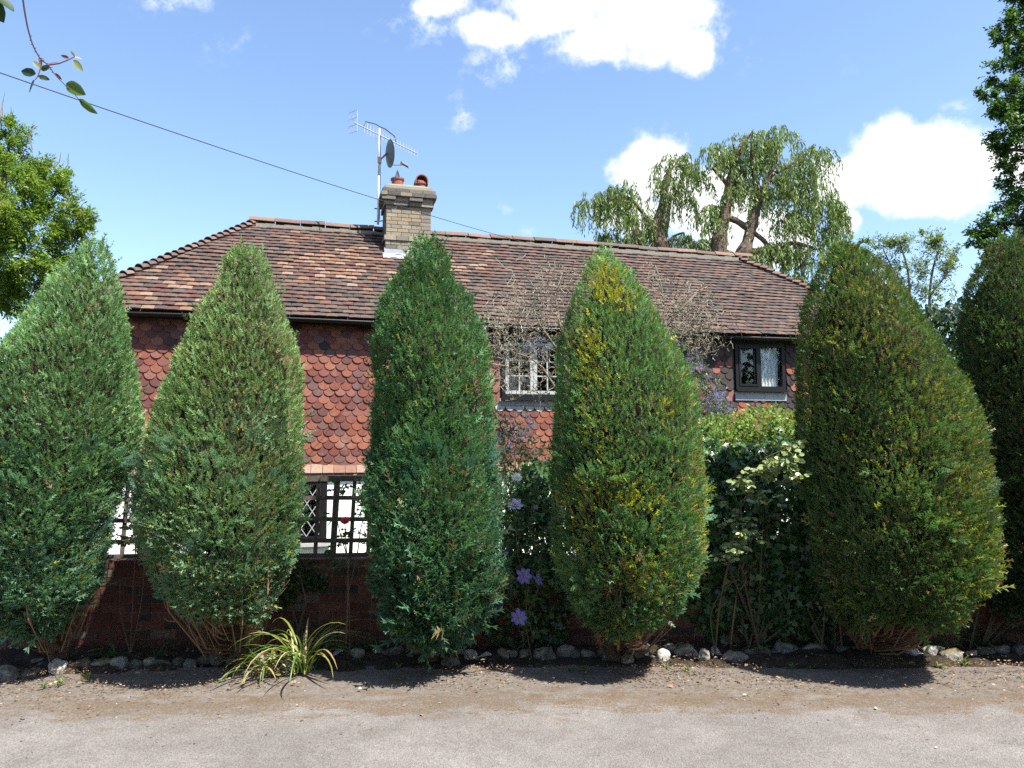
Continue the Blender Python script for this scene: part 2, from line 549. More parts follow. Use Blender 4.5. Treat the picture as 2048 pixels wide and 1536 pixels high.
def roof_side_mat():
    m, t = mat('far_roof_tiles')
    o = t.n('ShaderNodeTexCoord').outputs['Object']
    c = t.ramp(t.noise(o, 6, 5, .6), [(.3, (.06, .045, .038)), (.7, (.17, .10, .075))])
    finish(t, t.n('ShaderNodeBsdfPrincipled', Base__Color=c, Roughness=.85).outputs[0])
    return m


# ------------------------------------------------------------------ ground
def build_ground():
    # terrain: level by the lane, dropping to the cottage garden behind the wall
    ys = np.array([-400, -60, -8, 5.9, 6.75, 7.0, 9, 11, 30, 120, 900])
    zs = np.array([-.02, -.02, -.02, -.02, -.02, -.25, -.5, -.6, -.6, -.6, -.6])
    xs = np.array([-900, -60, -15, -8, 0, 8, 15, 60, 900.])
    V = np.array([(x, y, z) for y, z in zip(ys, zs) for x in xs])
    nx = len(xs)
    Fc = np.array([(j * nx + i, j * nx + i + 1, (j + 1) * nx + i + 1, (j + 1) * nx + i) for j in range(len(ys) - 1) for i in range(nx - 1)])
    o = link('ground', mesh_np('ground', V, Fc), soil_mat('garden_earth', (.05, .055, .02), (.08, .09, .03), (.12, .12, .05)))
    tag(o, kind='structure')
    # lane
    gx = np.linspace(-40, 40, 161)
    gy = np.concatenate([np.linspace(-9, 3, 9), np.linspace(3.3, 6.2, 25)])
    X, Y = np.meshgrid(gx, gy)
    Z = .004 + .012 * np.sin(X * .9 + 1) * np.exp(-((Y - 4.5) / 2) ** 2) - .02 * np.exp(-((Y - 5.6) / .35) ** 2) + .012
    V = np.stack([X, Y, Z], -1).reshape(-1, 3)
    nx = len(gx)
    Fc = np.array([(j * nx + i, j * nx + i + 1, (j + 1) * nx + i + 1, (j + 1) * nx + i) for j in range(len(gy) - 1) for i in range(nx - 1)])
    o = link('road', mesh_np('road', V, Fc, smooth=True), road_mat())
    tag(o, kind='structure')
    # planting bed between the stones and the wall
    n1, n2, n3 = SinNoise(3, 11), SinNoise(14, 12), SinNoise(45, 13)
    gx = np.linspace(-9, 9, 380)
    gy = np.linspace(6.0, 6.74, 24)
    X, Y = np.meshgrid(gx, gy)
    pp = np.stack([X, Y, X * 0], -1).reshape(-1, 3)
    edge = np.clip((Y - 6.01 - .02 * np.sin(X * 2.1)) / .16, 0, 1)
    Z = -.02 + edge * (.06 + (.028 * n1(pp) + .018 * n2(pp) + .008 * n3(pp)).reshape(X.shape))
    V = np.stack([X, Y, Z], -1).reshape(-1, 3)
    nx = len(gx)
    Fc = np.array([(j * nx + i, j * nx + i + 1, (j + 1) * nx + i + 1, (j + 1) * nx + i) for j in range(len(gy) - 1) for i in range(nx - 1)])
    o = link('soil_bed', mesh_np('soil_bed', V, Fc, smooth=True), soil_mat('bed_soil', (.022, .016, .011), (.055, .041, .029), (.11, .085, .06)))
    tag(o, kind='structure')


build_ground()

# ------------------------------------------------------------------ the cottage
PHI = math.radians(15.37)
O3 = np.array([0.0, 11.995, 0.0])
HU = np.array([math.cos(PHI), math.sin(PHI), 0])
HN = np.array([-math.sin(PHI), math.cos(PHI), 0])
ZE, ZR = 3.737, 5.80
EL, ER, RL, RR = -6.48, 8.04, -4.10, 5.53
OV, RUN = -.22, 2.24           # eaves overhang and ridge, measured from the front wall face
DEPTH = 2 * RUN
WL, WR = EL + .24, ER - .24
FLOOR = -.62


def hw(s, t, z):
    return O3 + HU * s + HN * t + np.array([0, 0, z])


def hl(x, y, t=0.0):
    """(s, z) on the house plane t seen at pixel"""
    d = ray(x, y)
    c = np.array([0, 0, EYE]) - O3
    k = (t - c @ HN) / (d @ HN)
    p = c + d * k
    return p @ HU, p[2]


def hplane(x, y, p0, nrm):
    """house-local point on a plane given in house coords"""
    d = ray(x, y)
    c = np.array([0, 0, EYE]) - O3
    dl = np.array([d @ HU, d @ HN, d[2]])
    cl = np.array([c @ HU, c @ HN, c[2]])
    k = ((np.asarray(p0) - cl) @ nrm) / (dl @ nrm)
    return cl + dl * k


# silhouettes of the conifers in the photograph: (y, left x, right x)
CONIFERS = [
    dict(Y=5.95, out=[(488, 172, 204), (510, 148, 215), (540, 122, 226), (590, 85, 240), (640, 52, 255), (690, 18, 265), (760, -22, 275), (850, -58, 287), (930, -75, 268),
                     (1010, -82, 238), (1090, -70, 212), (1150, -50, 196), (1200, -28, 172), (1245, 5, 138), (1270, 35, 105)]),
    dict(Y=5.95, out=[(500, 466, 512), (515, 452, 526), (555, 438, 545), (610, 402, 566), (680, 368, 590), (760, 338, 604), (840, 313, 608), (930, 288, 609), (1000, 276, 609),
                     (1060, 284, 603), (1110, 300, 590), (1160, 322, 572), (1200, 348, 545), (1238, 390, 512)]),
    dict(Y=5.97, out=[(480, 842, 864), (505, 822, 880), (545, 795, 910), (600, 775, 934), (650, 763, 950), (700, 753, 963), (780, 744, 984), (900, 736, 991), (1000, 734, 996),
                      (1100, 740, 992), (1180, 754, 986), (1230, 776, 968), (1265, 800, 930), (1290, 830, 890)]),
    dict(Y=5.97, out=[(500, 1190, 1218), (530, 1176, 1246), (580, 1153, 1286), (640, 1131, 1326), (700, 1117, 1361), (770, 1106, 1391), (850, 1096, 1406), (950, 1094, 1413),
                      (1040, 1100, 1413), (1130, 1110, 1401), (1190, 1127, 1372), (1230, 1150, 1338), (1262, 1190, 1290)]),
    dict(Y=5.97, out=[(478, 1662, 1702), (500, 1645, 1730), (555, 1622, 1782), (620, 1603, 1831), (680, 1594, 1871), (750, 1590, 1903), (830, 1592, 1933), (920, 1598, 1950),
                      (1020, 1608, 1960), (1100, 1622, 1972), (1160, 1640, 1962), (1205, 1660, 1925), (1245, 1695, 1850)]),
    dict(Y=6.4, out=[(480, 1998, 2040), (500, 1975, 2070), (545, 1945, 2110), (600, 1925, 2150), (680, 1910, 2200), (760, 1912, 2235), (850, 1925, 2260), (950, 1942, 2275),
                      (1050, 1955, 2280), (1130, 1975, 2270), (1190, 2000, 2240), (1230, 2040, 2190)]),
]


def behind_conifer(px):
    x, y = px
    for c in CONIFERS:
        o = np.array(c['out'])
        if o[0, 0] < y < o[-1, 0] and np.interp(y, o[:, 0], o[:, 1]) < x < np.interp(y, o[:, 0], o[:, 2]):
            return True
    return False


cottage = empty('cottage', O3 + np.array([0, 0, FLOOR]), PHI, 'tile-hung brick-red cottage with long hipped tiled roof behind the conifers', 'house')
ZO = -FLOOR      # house parts are given in heights above the lane, the root stands at floor level
HM = Matrix.Translation((0, 0, ZO))


def hpart(name, mb, m, parent=cottage, smooth=False, color=False):
    me = mb.mesh(name, smooth, color)
    off = ZO if parent is cottage else 0.0
    o = link(name, me, m, parent, (0, 0, off))
    return o


# openings in the front wall (s0, s1, z0, z1)
s_a, z_a = hl(655, 958)
_, z_b = hl(650, 1084)
G_WIN = (s_a - 1.15, s_a, z_b, z_a)                               # leaded ground-floor window
sa0, za1 = hl(1466, 682)
sa1, _ = hl(1564, 682)
_, za0 = hl(1468, 779)
R_WIN = (sa0, sa1, za0, min(za1, ZE - .12))                       # right upper window
sb0, zb0 = hl(1003, 795)
sb1, _ = hl(1128, 795)
_, zb1 = hl(1003, 678)
C_WIN = (sb0, sb1, zb0, min(zb1, ZE - .12))                       # middle upper window
TILE_Z0 = hl(670, 946)[1]                                         # foot of the tile hanging
WALLTOP = ZE + .02


def build_walls():
    th = .22
    wins = [G_WIN, R_WIN, C_WIN]
    # front wall cut into slabs round the openings: lower storey (render) and upper storey (under the tiles)
    for name, z0, z1, m in (('ground_floor_wall', FLOOR, TILE_Z0, M['render']), ('upper_wall', TILE_Z0 + .003, WALLTOP, M['mortar'])):
        mb = MB()
        cuts = sorted(w for w in wins if w[2] < z1 and w[3] > z0)
        x = WL
        for (a, b, c, d) in cuts:
            c, d = max(c, z0), min(d, z1)
            mb.box((x, 0, z0), (a, th, z1))
            if c > z0:
                mb.box((a, 0, z0), (b, th, c))
            if d < z1:
                mb.box((a, 0, d), (b, th, z1))
            x = b
        mb.box((x, 0, z0), (WR, th, z1))
        mb.box((WL, th, z0), (WL + th, DEPTH, z1))
        mb.box((WR - th, th, z0), (WR, DEPTH, z1))
        mb.box((WL + th, DEPTH - th, z0), (WR - th, DEPTH, z1))
        hpart(name, mb, m)
    mb = MB()
    mb.box((WL + .23, .23, FLOOR), (WR - .23, DEPTH - .23, FLOOR + .05))
    mb.box((WL + .23, .23, TILE_Z0 + .05), (WR - .23, DEPTH - .23, TILE_Z0 + .12))
    mb.box((WL + .23, .23, WALLTOP - .12), (WR - .23, DEPTH - .23, WALLTOP - .05))
    hpart('floor', mb, M['interior'])
    # eaves
    mb = MB()
    mb.box((WL - .2, OV + .10, ZE - .09), (WR + .2, -.045, ZE - .065))
    hpart('soffit', mb, M['soffit'])
    mb = MB()
    mb.box((EL + .05, OV + .06, ZE - .095), (ER - .05, OV + .095, ZE + .0))
    hpart('fascia', mb, M['blackpaint'])
    # gutter: half-round trough with joints
    an = np.linspace(math.pi, 2 * math.pi, 9)
    mb = MB()
    cy, cz, r = OV - .005, ZE - .035, .058
    V, Fc = [], []
    n = 31
    for i in range(n):
        s = EL + .02 + (ER - EL - .04) * i / (n - 1)
        for rr in (r, r - .006):
            for a in an:
                V.append((s, cy + rr * math.cos(a), cz + rr * math.sin(a) + .006 * math.sin(s * 1.3)))
    for i in range(n - 1):
        for k in range(8):
            a0, b0 = i * 18 + k, (i + 1) * 18 + k
            Fc += [(a0, b0, b0 + 1, a0 + 1), (a0 + 9, a0 + 10, b0 + 10, b0 + 9)]
        for k in (0, 8):
            Fc.append((i * 18 + k, i * 18 + k + 9, (i + 1) * 18 + k + 9, (i + 1) * 18 + k))
    mb.add(V, Fc)
    gut = hpart('gutter', mb, M['black'], smooth=True)
    for s in np.arange(EL + .7, ER, 1.9):
        b = MB()
        pts = [(s, cy + (r + .006) * math.cos(a), cz + (r + .006) * math.sin(a)) for a in an]
        V = np.array([(p[0] + dx, p[1], p[2]) for dx in (-.035, .035) for p in pts])
        b.add(V, [(k, k + 1, 9 + k + 1, 9 + k) for k in range(8)])
        hpart('gutter_joint', b, M['black'], gut, smooth=True)


build_walls()


# ---- wall tiles (fish-scale)
def clip_poly(poly, box):
    x0, x1, z0, z1 = box
    for ax, lim, sg in ((0, x0, 1), (0, x1, -1), (1, z0, 1), (1, z1, -1)):
        out = []
        for i in range(len(poly)):
            a, b = poly[i], poly[(i + 1) % len(poly)]
            ia, ib = sg * (a[ax] - lim) >= 0, sg * (b[ax] - lim) >= 0
            if ia:
                out.append(a)
            if ia != ib:
                k = (lim - a[ax]) / (b[ax] - a[ax])
                out.append((a[0] + (b[0] - a[0]) * k, a[1] + (b[1] - a[1]) * k))
        poly = out
        if not poly:
            break
    return poly


def tile_shape(W=.158, L=.21, th=.013, rounded=True):
    """flat tile hanging from its head: x across, z up from the foot, -y outwards"""
    h = W / 2
    if rounded:
        out = [(-h, L), (-h, h * .92)] + [(-h * math.cos(a), h * .92 - h * .92 * math.sin(a)) for a in np.linspace(.3, math.pi - .3, 7)] + [(h, h * .92), (h, L)]
    else:
        out = [(-h, L), (-h, 0), (h, 0), (h, L)]
    n = len(out)
    V = [(x, -th, z) for x, z in out] + [(x, 0, z) for x, z in out]
    Fc = [tuple(range(n))] + [(i, i + n, (i + 1) % n + n, (i + 1) % n) for i in range(n - 1)]
    return np.array(V), Fc


def box_shape(lo, hi):
    b = MB().box(lo, hi)
    return b.V[0], b.F


def variants(name, shape, cols, m):
    out = []
    for c in cols:
        V, Fc = shape
        me = mesh_np(name, V, Fc, np.broadcast_to(np.asarray(c, float), (len(V), 3)))
        me.materials.append(m)
        out.append((me, np.asarray(c, float)))
    return out


def place_pieces(name, shape, vars_, items, parent, world_of, limit=300, budget_rank=None, zoff=0.0, stuff_name=None, m=None):
    """items: (loc, euler, variant index, scale).  Those that show largest become objects, the rest one mesh."""
    rank = []
    for k, (loc, eul, vi, sc) in enumerate(items):
        pr = proj(world_of(loc))
        vis = -30 < pr[0] < 2078 and -30 < pr[1] < 1566 and not behind_conifer(pr)
        if budget_rank is not None:
            vis = vis and budget_rank(pr)
        depth = world_of(loc)[1]
        rank.append((0 if vis else 1, depth, k))
    rank.sort()
    singles = set(k for v, d, k in rank[:limit] if v == 0)
    V, Fc = shape
    mb = MB()
    for k, (loc, eul, vi, sc) in enumerate(items):
        me, c = vars_[vi]
        if k in singles:
            o = bpy.data.objects.new(name, me)
            COL.objects.link(o)
            o.parent = parent
            o.location = (loc[0], loc[1], loc[2] + zoff)
            o.rotation_euler = eul
            o.scale = sc
        else:
            R = np.array(Euler(eul).to_matrix())
            mb.add((V * np.array(sc)) @ R.T + np.array(loc) + np.array([0, 0, zoff]), Fc, c)
    if mb.n:
        o = mb.obj(stuff_name or (name + 's'), m, parent, color=True)
        o['kind'] = 'stuff'


def build_tile_hanging():
    shape = tile_shape()
    reds = [(.36, .135, .08), (.27, .10, .07), (.42, .18, .10), (.20, .09, .075), (.34, .15, .11), (.24, .10, .08), (.40, .20, .14), (.25, .15, .13)]
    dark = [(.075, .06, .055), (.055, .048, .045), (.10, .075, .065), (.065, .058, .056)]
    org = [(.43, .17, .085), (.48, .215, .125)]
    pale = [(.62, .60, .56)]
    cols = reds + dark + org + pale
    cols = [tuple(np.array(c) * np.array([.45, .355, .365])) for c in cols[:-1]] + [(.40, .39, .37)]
    vs = variants('wall_tile', shape, cols, M['wall_tile'])
    holder = link('tile_hanging', MB().box((WL - .002, -.004, TILE_Z0 + .004), (WL + .03, -.0005, WALLTOP - .2)).mesh('tile_hanging'), M['mortar'], cottage, (0, 0, ZO))
    gauge, pitch = .099, .165
    rows = int((ZE - .10 - TILE_Z0) / gauge)
    items = []
    r = np.random.default_rng(5)
    for j in range(1, rows + 1):
        z = TILE_Z0 + .055 + gauge * (j - 1)
        off = (j % 2) * pitch / 2
        n = int((WR - WL) / pitch)
        for i in range(n):
            s = WL + .09 + off + i * pitch + r.normal(0, .003)
            if s > WR - .05:
                continue
            skip = False
            for (a, b, c, d) in (R_WIN, C_WIN):
                if a - .045 < s < b + .045 and c - .16 < z + .03 < d + .1:
                    skip = True
            if skip:
                continue
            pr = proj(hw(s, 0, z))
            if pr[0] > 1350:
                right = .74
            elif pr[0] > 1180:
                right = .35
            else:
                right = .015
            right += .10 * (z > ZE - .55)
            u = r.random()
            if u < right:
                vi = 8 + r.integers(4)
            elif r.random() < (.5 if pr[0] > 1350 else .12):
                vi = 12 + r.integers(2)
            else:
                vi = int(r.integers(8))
            if C_WIN[0] - .05 < s < C_WIN[1] + .05 and C_WIN[2] - .28 < z < C_WIN[2] - .155:
                vi = 14
            tilt = .115 + r.normal(0, .012)
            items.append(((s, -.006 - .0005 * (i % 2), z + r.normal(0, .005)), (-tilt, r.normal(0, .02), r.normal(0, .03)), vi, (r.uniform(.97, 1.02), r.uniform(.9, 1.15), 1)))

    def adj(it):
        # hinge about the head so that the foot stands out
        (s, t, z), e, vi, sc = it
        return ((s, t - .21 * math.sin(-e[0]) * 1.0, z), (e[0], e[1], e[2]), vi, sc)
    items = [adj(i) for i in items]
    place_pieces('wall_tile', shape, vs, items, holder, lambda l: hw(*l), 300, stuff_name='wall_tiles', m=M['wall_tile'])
    # kicked-out square-cut tiles at the foot
    sq = tile_shape(.158, .15, .014, False)
    vq = variants('foot_tile', sq, [(.23, .14, .095), (.21, .11, .072), (.25, .165, .12), (.19, .10, .068)], M['wall_tile'])
    items = []
    for i in range(int((WR - WL) / .165)):
        s = WL + .09 + i * .165
        items.append(((s, -.075, TILE_Z0), (-.42 + r.normal(0, .01), 0, 0), int(r.integers(4)), (1, 1, 1)))
    place_pieces('foot_tile', sq, vq, items, holder, lambda l: hw(*l), 60, stuff_name='foot_tiles', m=M['wall_tile'])
    mb = MB().box((WL, -.07, TILE_Z0 - .035), (WR, -.002, TILE_Z0 - .004))
    hpart('batten', mb, M['oldwood'], holder)


build_tile_hanging()


# ---- windows
def frame_box(mb, s0, s1, z0, z1, w, t0, t1):
    mb.box((s0, t0, z0), (s0 + w, t1, z1))
    mb.box((s1 - w, t0, z0), (s1, t1, z1))
    mb.box((s0 + w, t0, z0), (s1 - w, t1, z0 + w))
    mb.box((s0 + w, t0, z1 - w), (s1 - w, t1, z1))


def build_windows():
    # leaded window of the ground floor
    s0, s1, z0, z1 = G_WIN
    mb = MB()
    frame_box(mb, s0, s1, z0, z1, .085, -.012, .09)
    for q in (1,):
        c = s0 + (s1 - s0) * .5
        mb.box((c - .03, -.01, z0 + .085), (c + .03, .085, z1 - .085))
    win = hpart('leaded_window', mb, M['blackpaint'])
    mb = MB().box((s0 - .06, -.07, z0 - .055), (s1 + .05, -.013, z0 - .006))
    hpart('sill', mb, M['whitepaint'], win)
    hpart('casement_stay', MB().box((s1 - .1, .012, z0 + .09), (s1 - .088, .03, z1 - .09)), M['bamboo'], win)
    for a, b in ((s0 + .087, s0 + (s1 - s0) / 2 - .032), (s0 + (s1 - s0) / 2 + .032, s1 - .103)):
        z_lo, z_hi = z0 + .087, z1 - .087
        dw, dh = .155, .24
        lead = MB()
        n = 0
        for i in range(-1, int((b - a) / dw) + 2):
            for j in range(-1, int((z_hi - z_lo) / dh * 2) + 3):
                cx = b - .03 - i * dw - (dw / 2 if j % 2 else 0)
                cz = z_lo + j * dh / 2
                poly = clip_poly([(cx - dw / 2, cz), (cx, cz - dh / 2), (cx + dw / 2, cz), (cx, cz + dh / 2)], (a, b, z_lo, z_hi))
                if len(poly) < 3:
                    continue
                tilt = rng.normal(0, .012)
                V = [(x, .03 + (x - cx) * tilt, z) for x, z in poly]
                hpart('pane', MB().add(V, [tuple(range(len(V)))]), M['glass'], win)
        for sg in (-1, 1):
            for k in range(-12, 14):
                # lead cames: slanted bars clipped to the light
                cx = b - .03 + k * dw
                pts = [(cx - sg * 3 * dw, z_lo - 3 * dh), (cx + sg * 5 * dw, z_lo + 5 * dh)]
                dx, dz = dw, dh
                L = math.hypot(dx, dz)
                nx, nz = .0055 * dz / L, -.0055 * sg * dx / L
                poly = clip_poly([(pts[0][0] - nx, pts[0][1] - nz), (pts[0][0] + nx, pts[0][1] + nz), (pts[1][0] + nx, pts[1][1] + nz), (pts[1][0] - nx, pts[1][1] - nz)], (a, b, z_lo, z_hi))
                if len(poly) >= 3:
                    dy = .0225 if sg > 0 else .0205
                    V = [(x, dy, z) for x, z in poly] + [(x, dy + .005, z) for x, z in poly]
                    m_ = len(poly)
                    lead.add(V, [tuple(range(m_))] + [(i, (i + 1) % m_, (i + 1) % m_ + m_, i + m_) for i in range(m_)])
        hpart('lead_lattice', lead, M['alu'], win)
    # lintel
    hpart('lintel', MB().box((s0 - .1, -.02, z1 + .004), (s1, .05, TILE_Z0 - .04)), M['blackpaint'], win)

    # right upper window: black frame, left casement, curtain at the right light
    s0, s1, z0, z1 = R_WIN
    mb = MB()
    frame_box(mb, s0, s1, z0, z1, .06, -.06, .06)
    c = s0 + (s1 - s0) * .48
    mb.box((c - .03, -.058, z0 + .06), (c + .03, .058, z1 - .06))
    win = hpart('casement_window', mb, M['blackpaint'])
    mb = MB()
    frame_box(mb, s0 + .062, c - .032, z0 + .062, z1 - .062, .035, -.07, .02)
    sash = hpart('casement', mb, M['blackpaint'], win)
    hpart('pane', MB().box((s0 + .09, -.02, z0 + .09), (c - .06, -.016, z1 - .09)), M['glass'], sash)
    hpart('bead', MB().box((c - .074, -.012, z0 + .1), (c - .068, .0, z1 - .1)), M['whitepaint'], sash)
    hpart('pane', MB().box((c + .03, -.02, z0 + .06), (s1 - .06, -.016, z1 - .06)), M['glass'], win)
    hpart('sill', MB().box((s0 - .02, -.12, z0 - .04), (s1 + .02, -.061, z0 - .004)), M['blackpaint'], win)
    hpart('flashing', MB().box((s0 - .02, -.052, z0 - .19), (s1 + .01, -.012, z0 - .044)), M['lead'], win)
    ns = 40
    V, Fc = [], []
    for i in range(ns + 1):
        u = i / ns
        for j, z in enumerate(np.linspace(z0 + .02, z1 - .05, 8)):
            v = j / 7
            lx = c + .06 + (.0 + .16 * (1 - v) ** 2 * 0) + u * (s1 - .07 - c - .05) * (1 - .32 * math.sin(v * 2.2) * (1 - u) * .2)
            lx -= (1 - u) * (.10 * (v > .0) * (-.5 + v)) * .6
            V.append((lx, .075 + .018 * math.sin(u * 34 + v * 1.2) + .008 * math.sin(u * 71 + v), z))
    for i in range(ns):
        for j in range(7):
            Fc.append((i * 8 + j, (i + 1) * 8 + j, (i + 1) * 8 + j + 1, i * 8 + j + 1))
    hpart('curtain', MB().add(V, Fc), M['curtain'], win, smooth=True)

    # middle upper window behind the bare shrub: white bars
    s0, s1, z0, z1 = C_WIN
    mb = MB()
    frame_box(mb, s0, s1, z0, z1, .055, -.05, .06)
    win = hpart('casement_window', mb, M['blackpaint'])
    w3 = (s1 - s0 - .11) / 2
    for q in range(2):
        a, b = s0 + .057 + q * w3, s0 + .053 + (q + 1) * w3
        mb = MB()
        frame_box(mb, a, b, z0 + .058, z1 - .058, .055, -.045, .01)
        zz = z1 - z0 - .226
        mb.box(((a + b) / 2 - .011, -.03, z0 + .113), ((a + b) / 2 + .011, -.005, z1 - .113))
        sash = hpart('casement', mb, M['whitepaint'], win)
        for k in (1, 2):
            zc = z0 + .113 + zz * k / 3
            hpart('glazing_bar', MB().box((a + .055, -.028, zc - .01), (b - .055, -.007, zc + .01)), M['whitepaint'], sash)
        for k in range(3):
            for h in range(2):
                x0 = a + .055 + (b - a - .11) / 2 * h
                hpart('pane', MB().box((x0 + .002, -.018, z0 + .115 + zz * k / 3), (x0 + (b - a - .11) / 2 - .002, -.015, z0 + .111 + zz * (k + 1) / 3)), M['glass'], sash)
    hpart('sill', MB().box((s0 - .03, -.12, z0 - .045), (s1 + .03, -.051, z0 - .004)), M['blackpaint'], win)
    hpart('flashing', MB().box((s0 - .02, -.048, z0 - .13), (s1 + .01, -.012, z0 - .05)), M['lead'], win)


build_windows()

# ---- roof
SLOPE = math.atan2(ZR - ZE, RUN - OV)
SLEN = math.hypot(ZR - ZE, RUN - OV)
CA, SA = math.cos(SLOPE), math.sin(SLOPE)


def roof_pt(s, u, h=0.0):
    """point of the front slope, u along the slope from the eaves, h above it"""
    return np.array([s, OV + u * CA - h * SA, ZE + u * SA + h * CA])


def build_roof():
    bk = DEPTH - OV
    V = [(EL, OV, ZE), (ER, OV, ZE), (ER, bk, ZE), (EL, bk, ZE), (RL, RUN, ZR), (RR, RUN, ZR)]
    Vt = [(x, y, z - .02) for x, y, z in V]
    mb = MB().add(Vt, [(0, 1, 5, 4), (1, 2, 5), (2, 3, 4, 5), (3, 0, 4), (0, 3, 2, 1)])
    roof = hpart('roof', mb, roof_side_mat())
    r = np.random.default_rng(21)
    L, gauge, pitch = .275, .126, .167
    shape = box_shape((-.0825, 0, 0), (.0825, L, .014))
    V, Fc = shape
    # slightly cambered tile: five strips across
    cV, cF = [], []
    for i, x in enumerate(np.linspace(-.0825, .0825, 4)):
        zc = .004 * (1 - (x / .0825) ** 2)
        for (y, z) in ((0, 0), (0, .014), (L, .014), (L, 0)):
            cV.append((x, y, z + zc))
    for i in range(3):
        a, b = i * 4, (i + 1) * 4
        for k in range(3):
            cF.append((a + k, b + k, b + k + 1, a + k + 1))
    cF += [(0, 1, 2, 3), (12, 15, 14, 13)]
    shape = (np.array(cV), cF)
    browns = [(.125, .092, .078), (.15, .105, .085), (.10, .080, .072), (.17, .115, .09), (.115, .078, .068), (.14, .10, .092), (.19, .125, .10), (.085, .07, .063)]
    reds = [(.24, .12, .085), (.21, .095, .075), (.27, .15, .11)]
    orgs = [(.42, .235, .13), (.48, .29, .17), (.38, .19, .10), (.52, .34, .22)]
    cols = browns + reds + orgs
    cols = [tuple(np.array(c) * np.array([.54, .52, .51])) for c in browns] + [tuple(np.array(c) * .37) for c in reds] + [tuple(np.array(c) * np.array([.36, .38, .44])) for c in orgs]
    vs = variants('roof_tile', shape, cols, M['tile'])
    rows = int(SLEN / gauge)
    patch, wob, wob2 = SinNoise(1.5, 31), SinNoise(.9, 32), SinNoise(2.6, 33)
    items = []
    for j in range(rows):
        u = -.055 + j * gauge
        f = max(u, 0) / SLEN
        a = EL + (RL - EL) * f + .02
        b = ER + (RR - ER) * f - .02
        n = int((b - a) / pitch) + 1
        off = (j % 2) * pitch / 2
        s0 = math.floor(a / pitch) * pitch + off
        for i in range(n + 1):
            s = s0 + i * pitch + r.normal(0, .002)
            if s < a + .03 or s > b - .03:
                continue
            q = np.array([s, u * 1.4, 0])
            pr = proj(hw(*roof_pt(s, u)))
            # orange, less weathered patches left of and below the chimney
            g = math.exp(-((pr[0] - 690) / 110) ** 2 - ((pr[1] - 535) / 42) ** 2) * 1.5 + math.exp(-((pr[0] - 330) / 110) ** 2 - ((pr[1] - 580) / 35) ** 2) * .7 \
                + math.exp(-((pr[0] - 960) / 70) ** 2 - ((pr[1] - 535) / 40) ** 2) * .6
            g = g * .42 + .10 * patch(q) - (.01 if pr[0] < 1000 else .12)
            x = r.random()
            if x < g:
                vi = 11 + int(r.integers(4))
            elif x < g + .16 + .1 * patch(q + 7):
                vi = 8 + int(r.integers(3))
            else:
                vi = int(r.integers(8))
            h = .036 + .010 * wob(q) + .008 * wob2(q) + abs(r.normal(0, .0035))
            du = .010 * wob2(q * 1.7 + 3) + r.normal(0, .004)
            p = roof_pt(s, u + du, h)
            items.append((tuple(p), (SLOPE - .165 + r.normal(0, .008), r.normal(0, .012), r.normal(0, .010)), vi, (1, 1, r.uniform(.9, 1.25))))
    place_pieces('roof_tile', shape, vs, items, roof, lambda l: hw(*l), 300, stuff_name='roof_tiles', m=M['tile'])

    # ridge tiles: half-round
    def half_round(L, r0, r1, th=.014, nseg=8, spread=1.15):
        V, Fc = [], []
        an = np.linspace(-spread, spread, nseg + 1)
        for y, rr in ((0, r0), (L, r1)):
            for t_ in (0, th):
                for a in an:
                    V.append(((rr - t_) * math.sin(a), y, (rr - t_) * math.cos(a) - rr * .35))
        k = nseg + 1
        for i in range(nseg):
            Fc += [(i, i + 1, 2 * k + i + 1, 2 * k + i), (k + i, 3 * k + i, 3 * k + i + 1, k + i + 1), (i, k + i, k + i + 1, i + 1), (2 * k + i, 2 * k + i + 1, 3 * k + i + 1, 3 * k + i)]
        Fc += [(0, 2 * k, 3 * k, k), (nseg, k + nseg, 3 * k + nseg, 2 * k + nseg)]
        return np.array(V), Fc
    rc = [(.125, .075, .056), (.10, .064, .052), (.145, .09, .068), (.085, .062, .053), (.165, .10, .075)]
    rs = half_round(.43, .165, .165)
    rv = variants('ridge_tile', rs, rc, M['tile'])
    n = int((RR - RL + .2) / .44)
    for i in range(n + 1):
        s = RL - .12 + i * .44
        me = rv[int(r.integers(5))][0]
        o = link('ridge_tile', me, None, roof, (s, RUN + .0, ZR + .03 + .012 * math.sin(s * 1.1)), (r.normal(0, .02), r.normal(0, .012), -math.pi / 2 + r.normal(0, .01)))
    mb = MB()
    for i in range(60):
        s = RL + (RR - RL) * i / 60
        mb.box((s, RUN - .165, ZR - .085 + .01 * math.sin(i * 1.7)), (s + (RR - RL) / 60 + .001, RUN - .06, ZR - .012 + .008 * math.sin(i * 2.3)))
    hpart('ridge_mortar', mb, M['concrete'], roof)
    # bonnet tiles on the hips
    bs = half_round(.30, .125, .070, .014, 8, 1.05)
    bv = variants('bonnet_tile', bs, rc[:4] + [(.15, .10, .085)], M['tile'])
    for (e, rd) in (((EL, OV, ZE), (RL, RUN, ZR)), ((ER, OV, ZE), (RR, RUN, ZR))):
        e, rd = np.array(e), np.array(rd)
        d = rd - e
        nb = 28
        yaw = math.atan2(-d[0], d[1])
        pit = math.atan2(d[2], math.hypot(d[0], d[1]))
        for i in range(nb):
            p = e + d * ((i - .3) / nb)
            me = bv[int(r.integers(5))][0]
            link('bonnet_tile', me, None, roof, (p[0], p[1], p[2] + .055 + r.normal(0, .004)), (pit - .20 + r.normal(0, .02), r.normal(0, .03), yaw + r.normal(0, .03)))
    return roof


roof = build_roof()


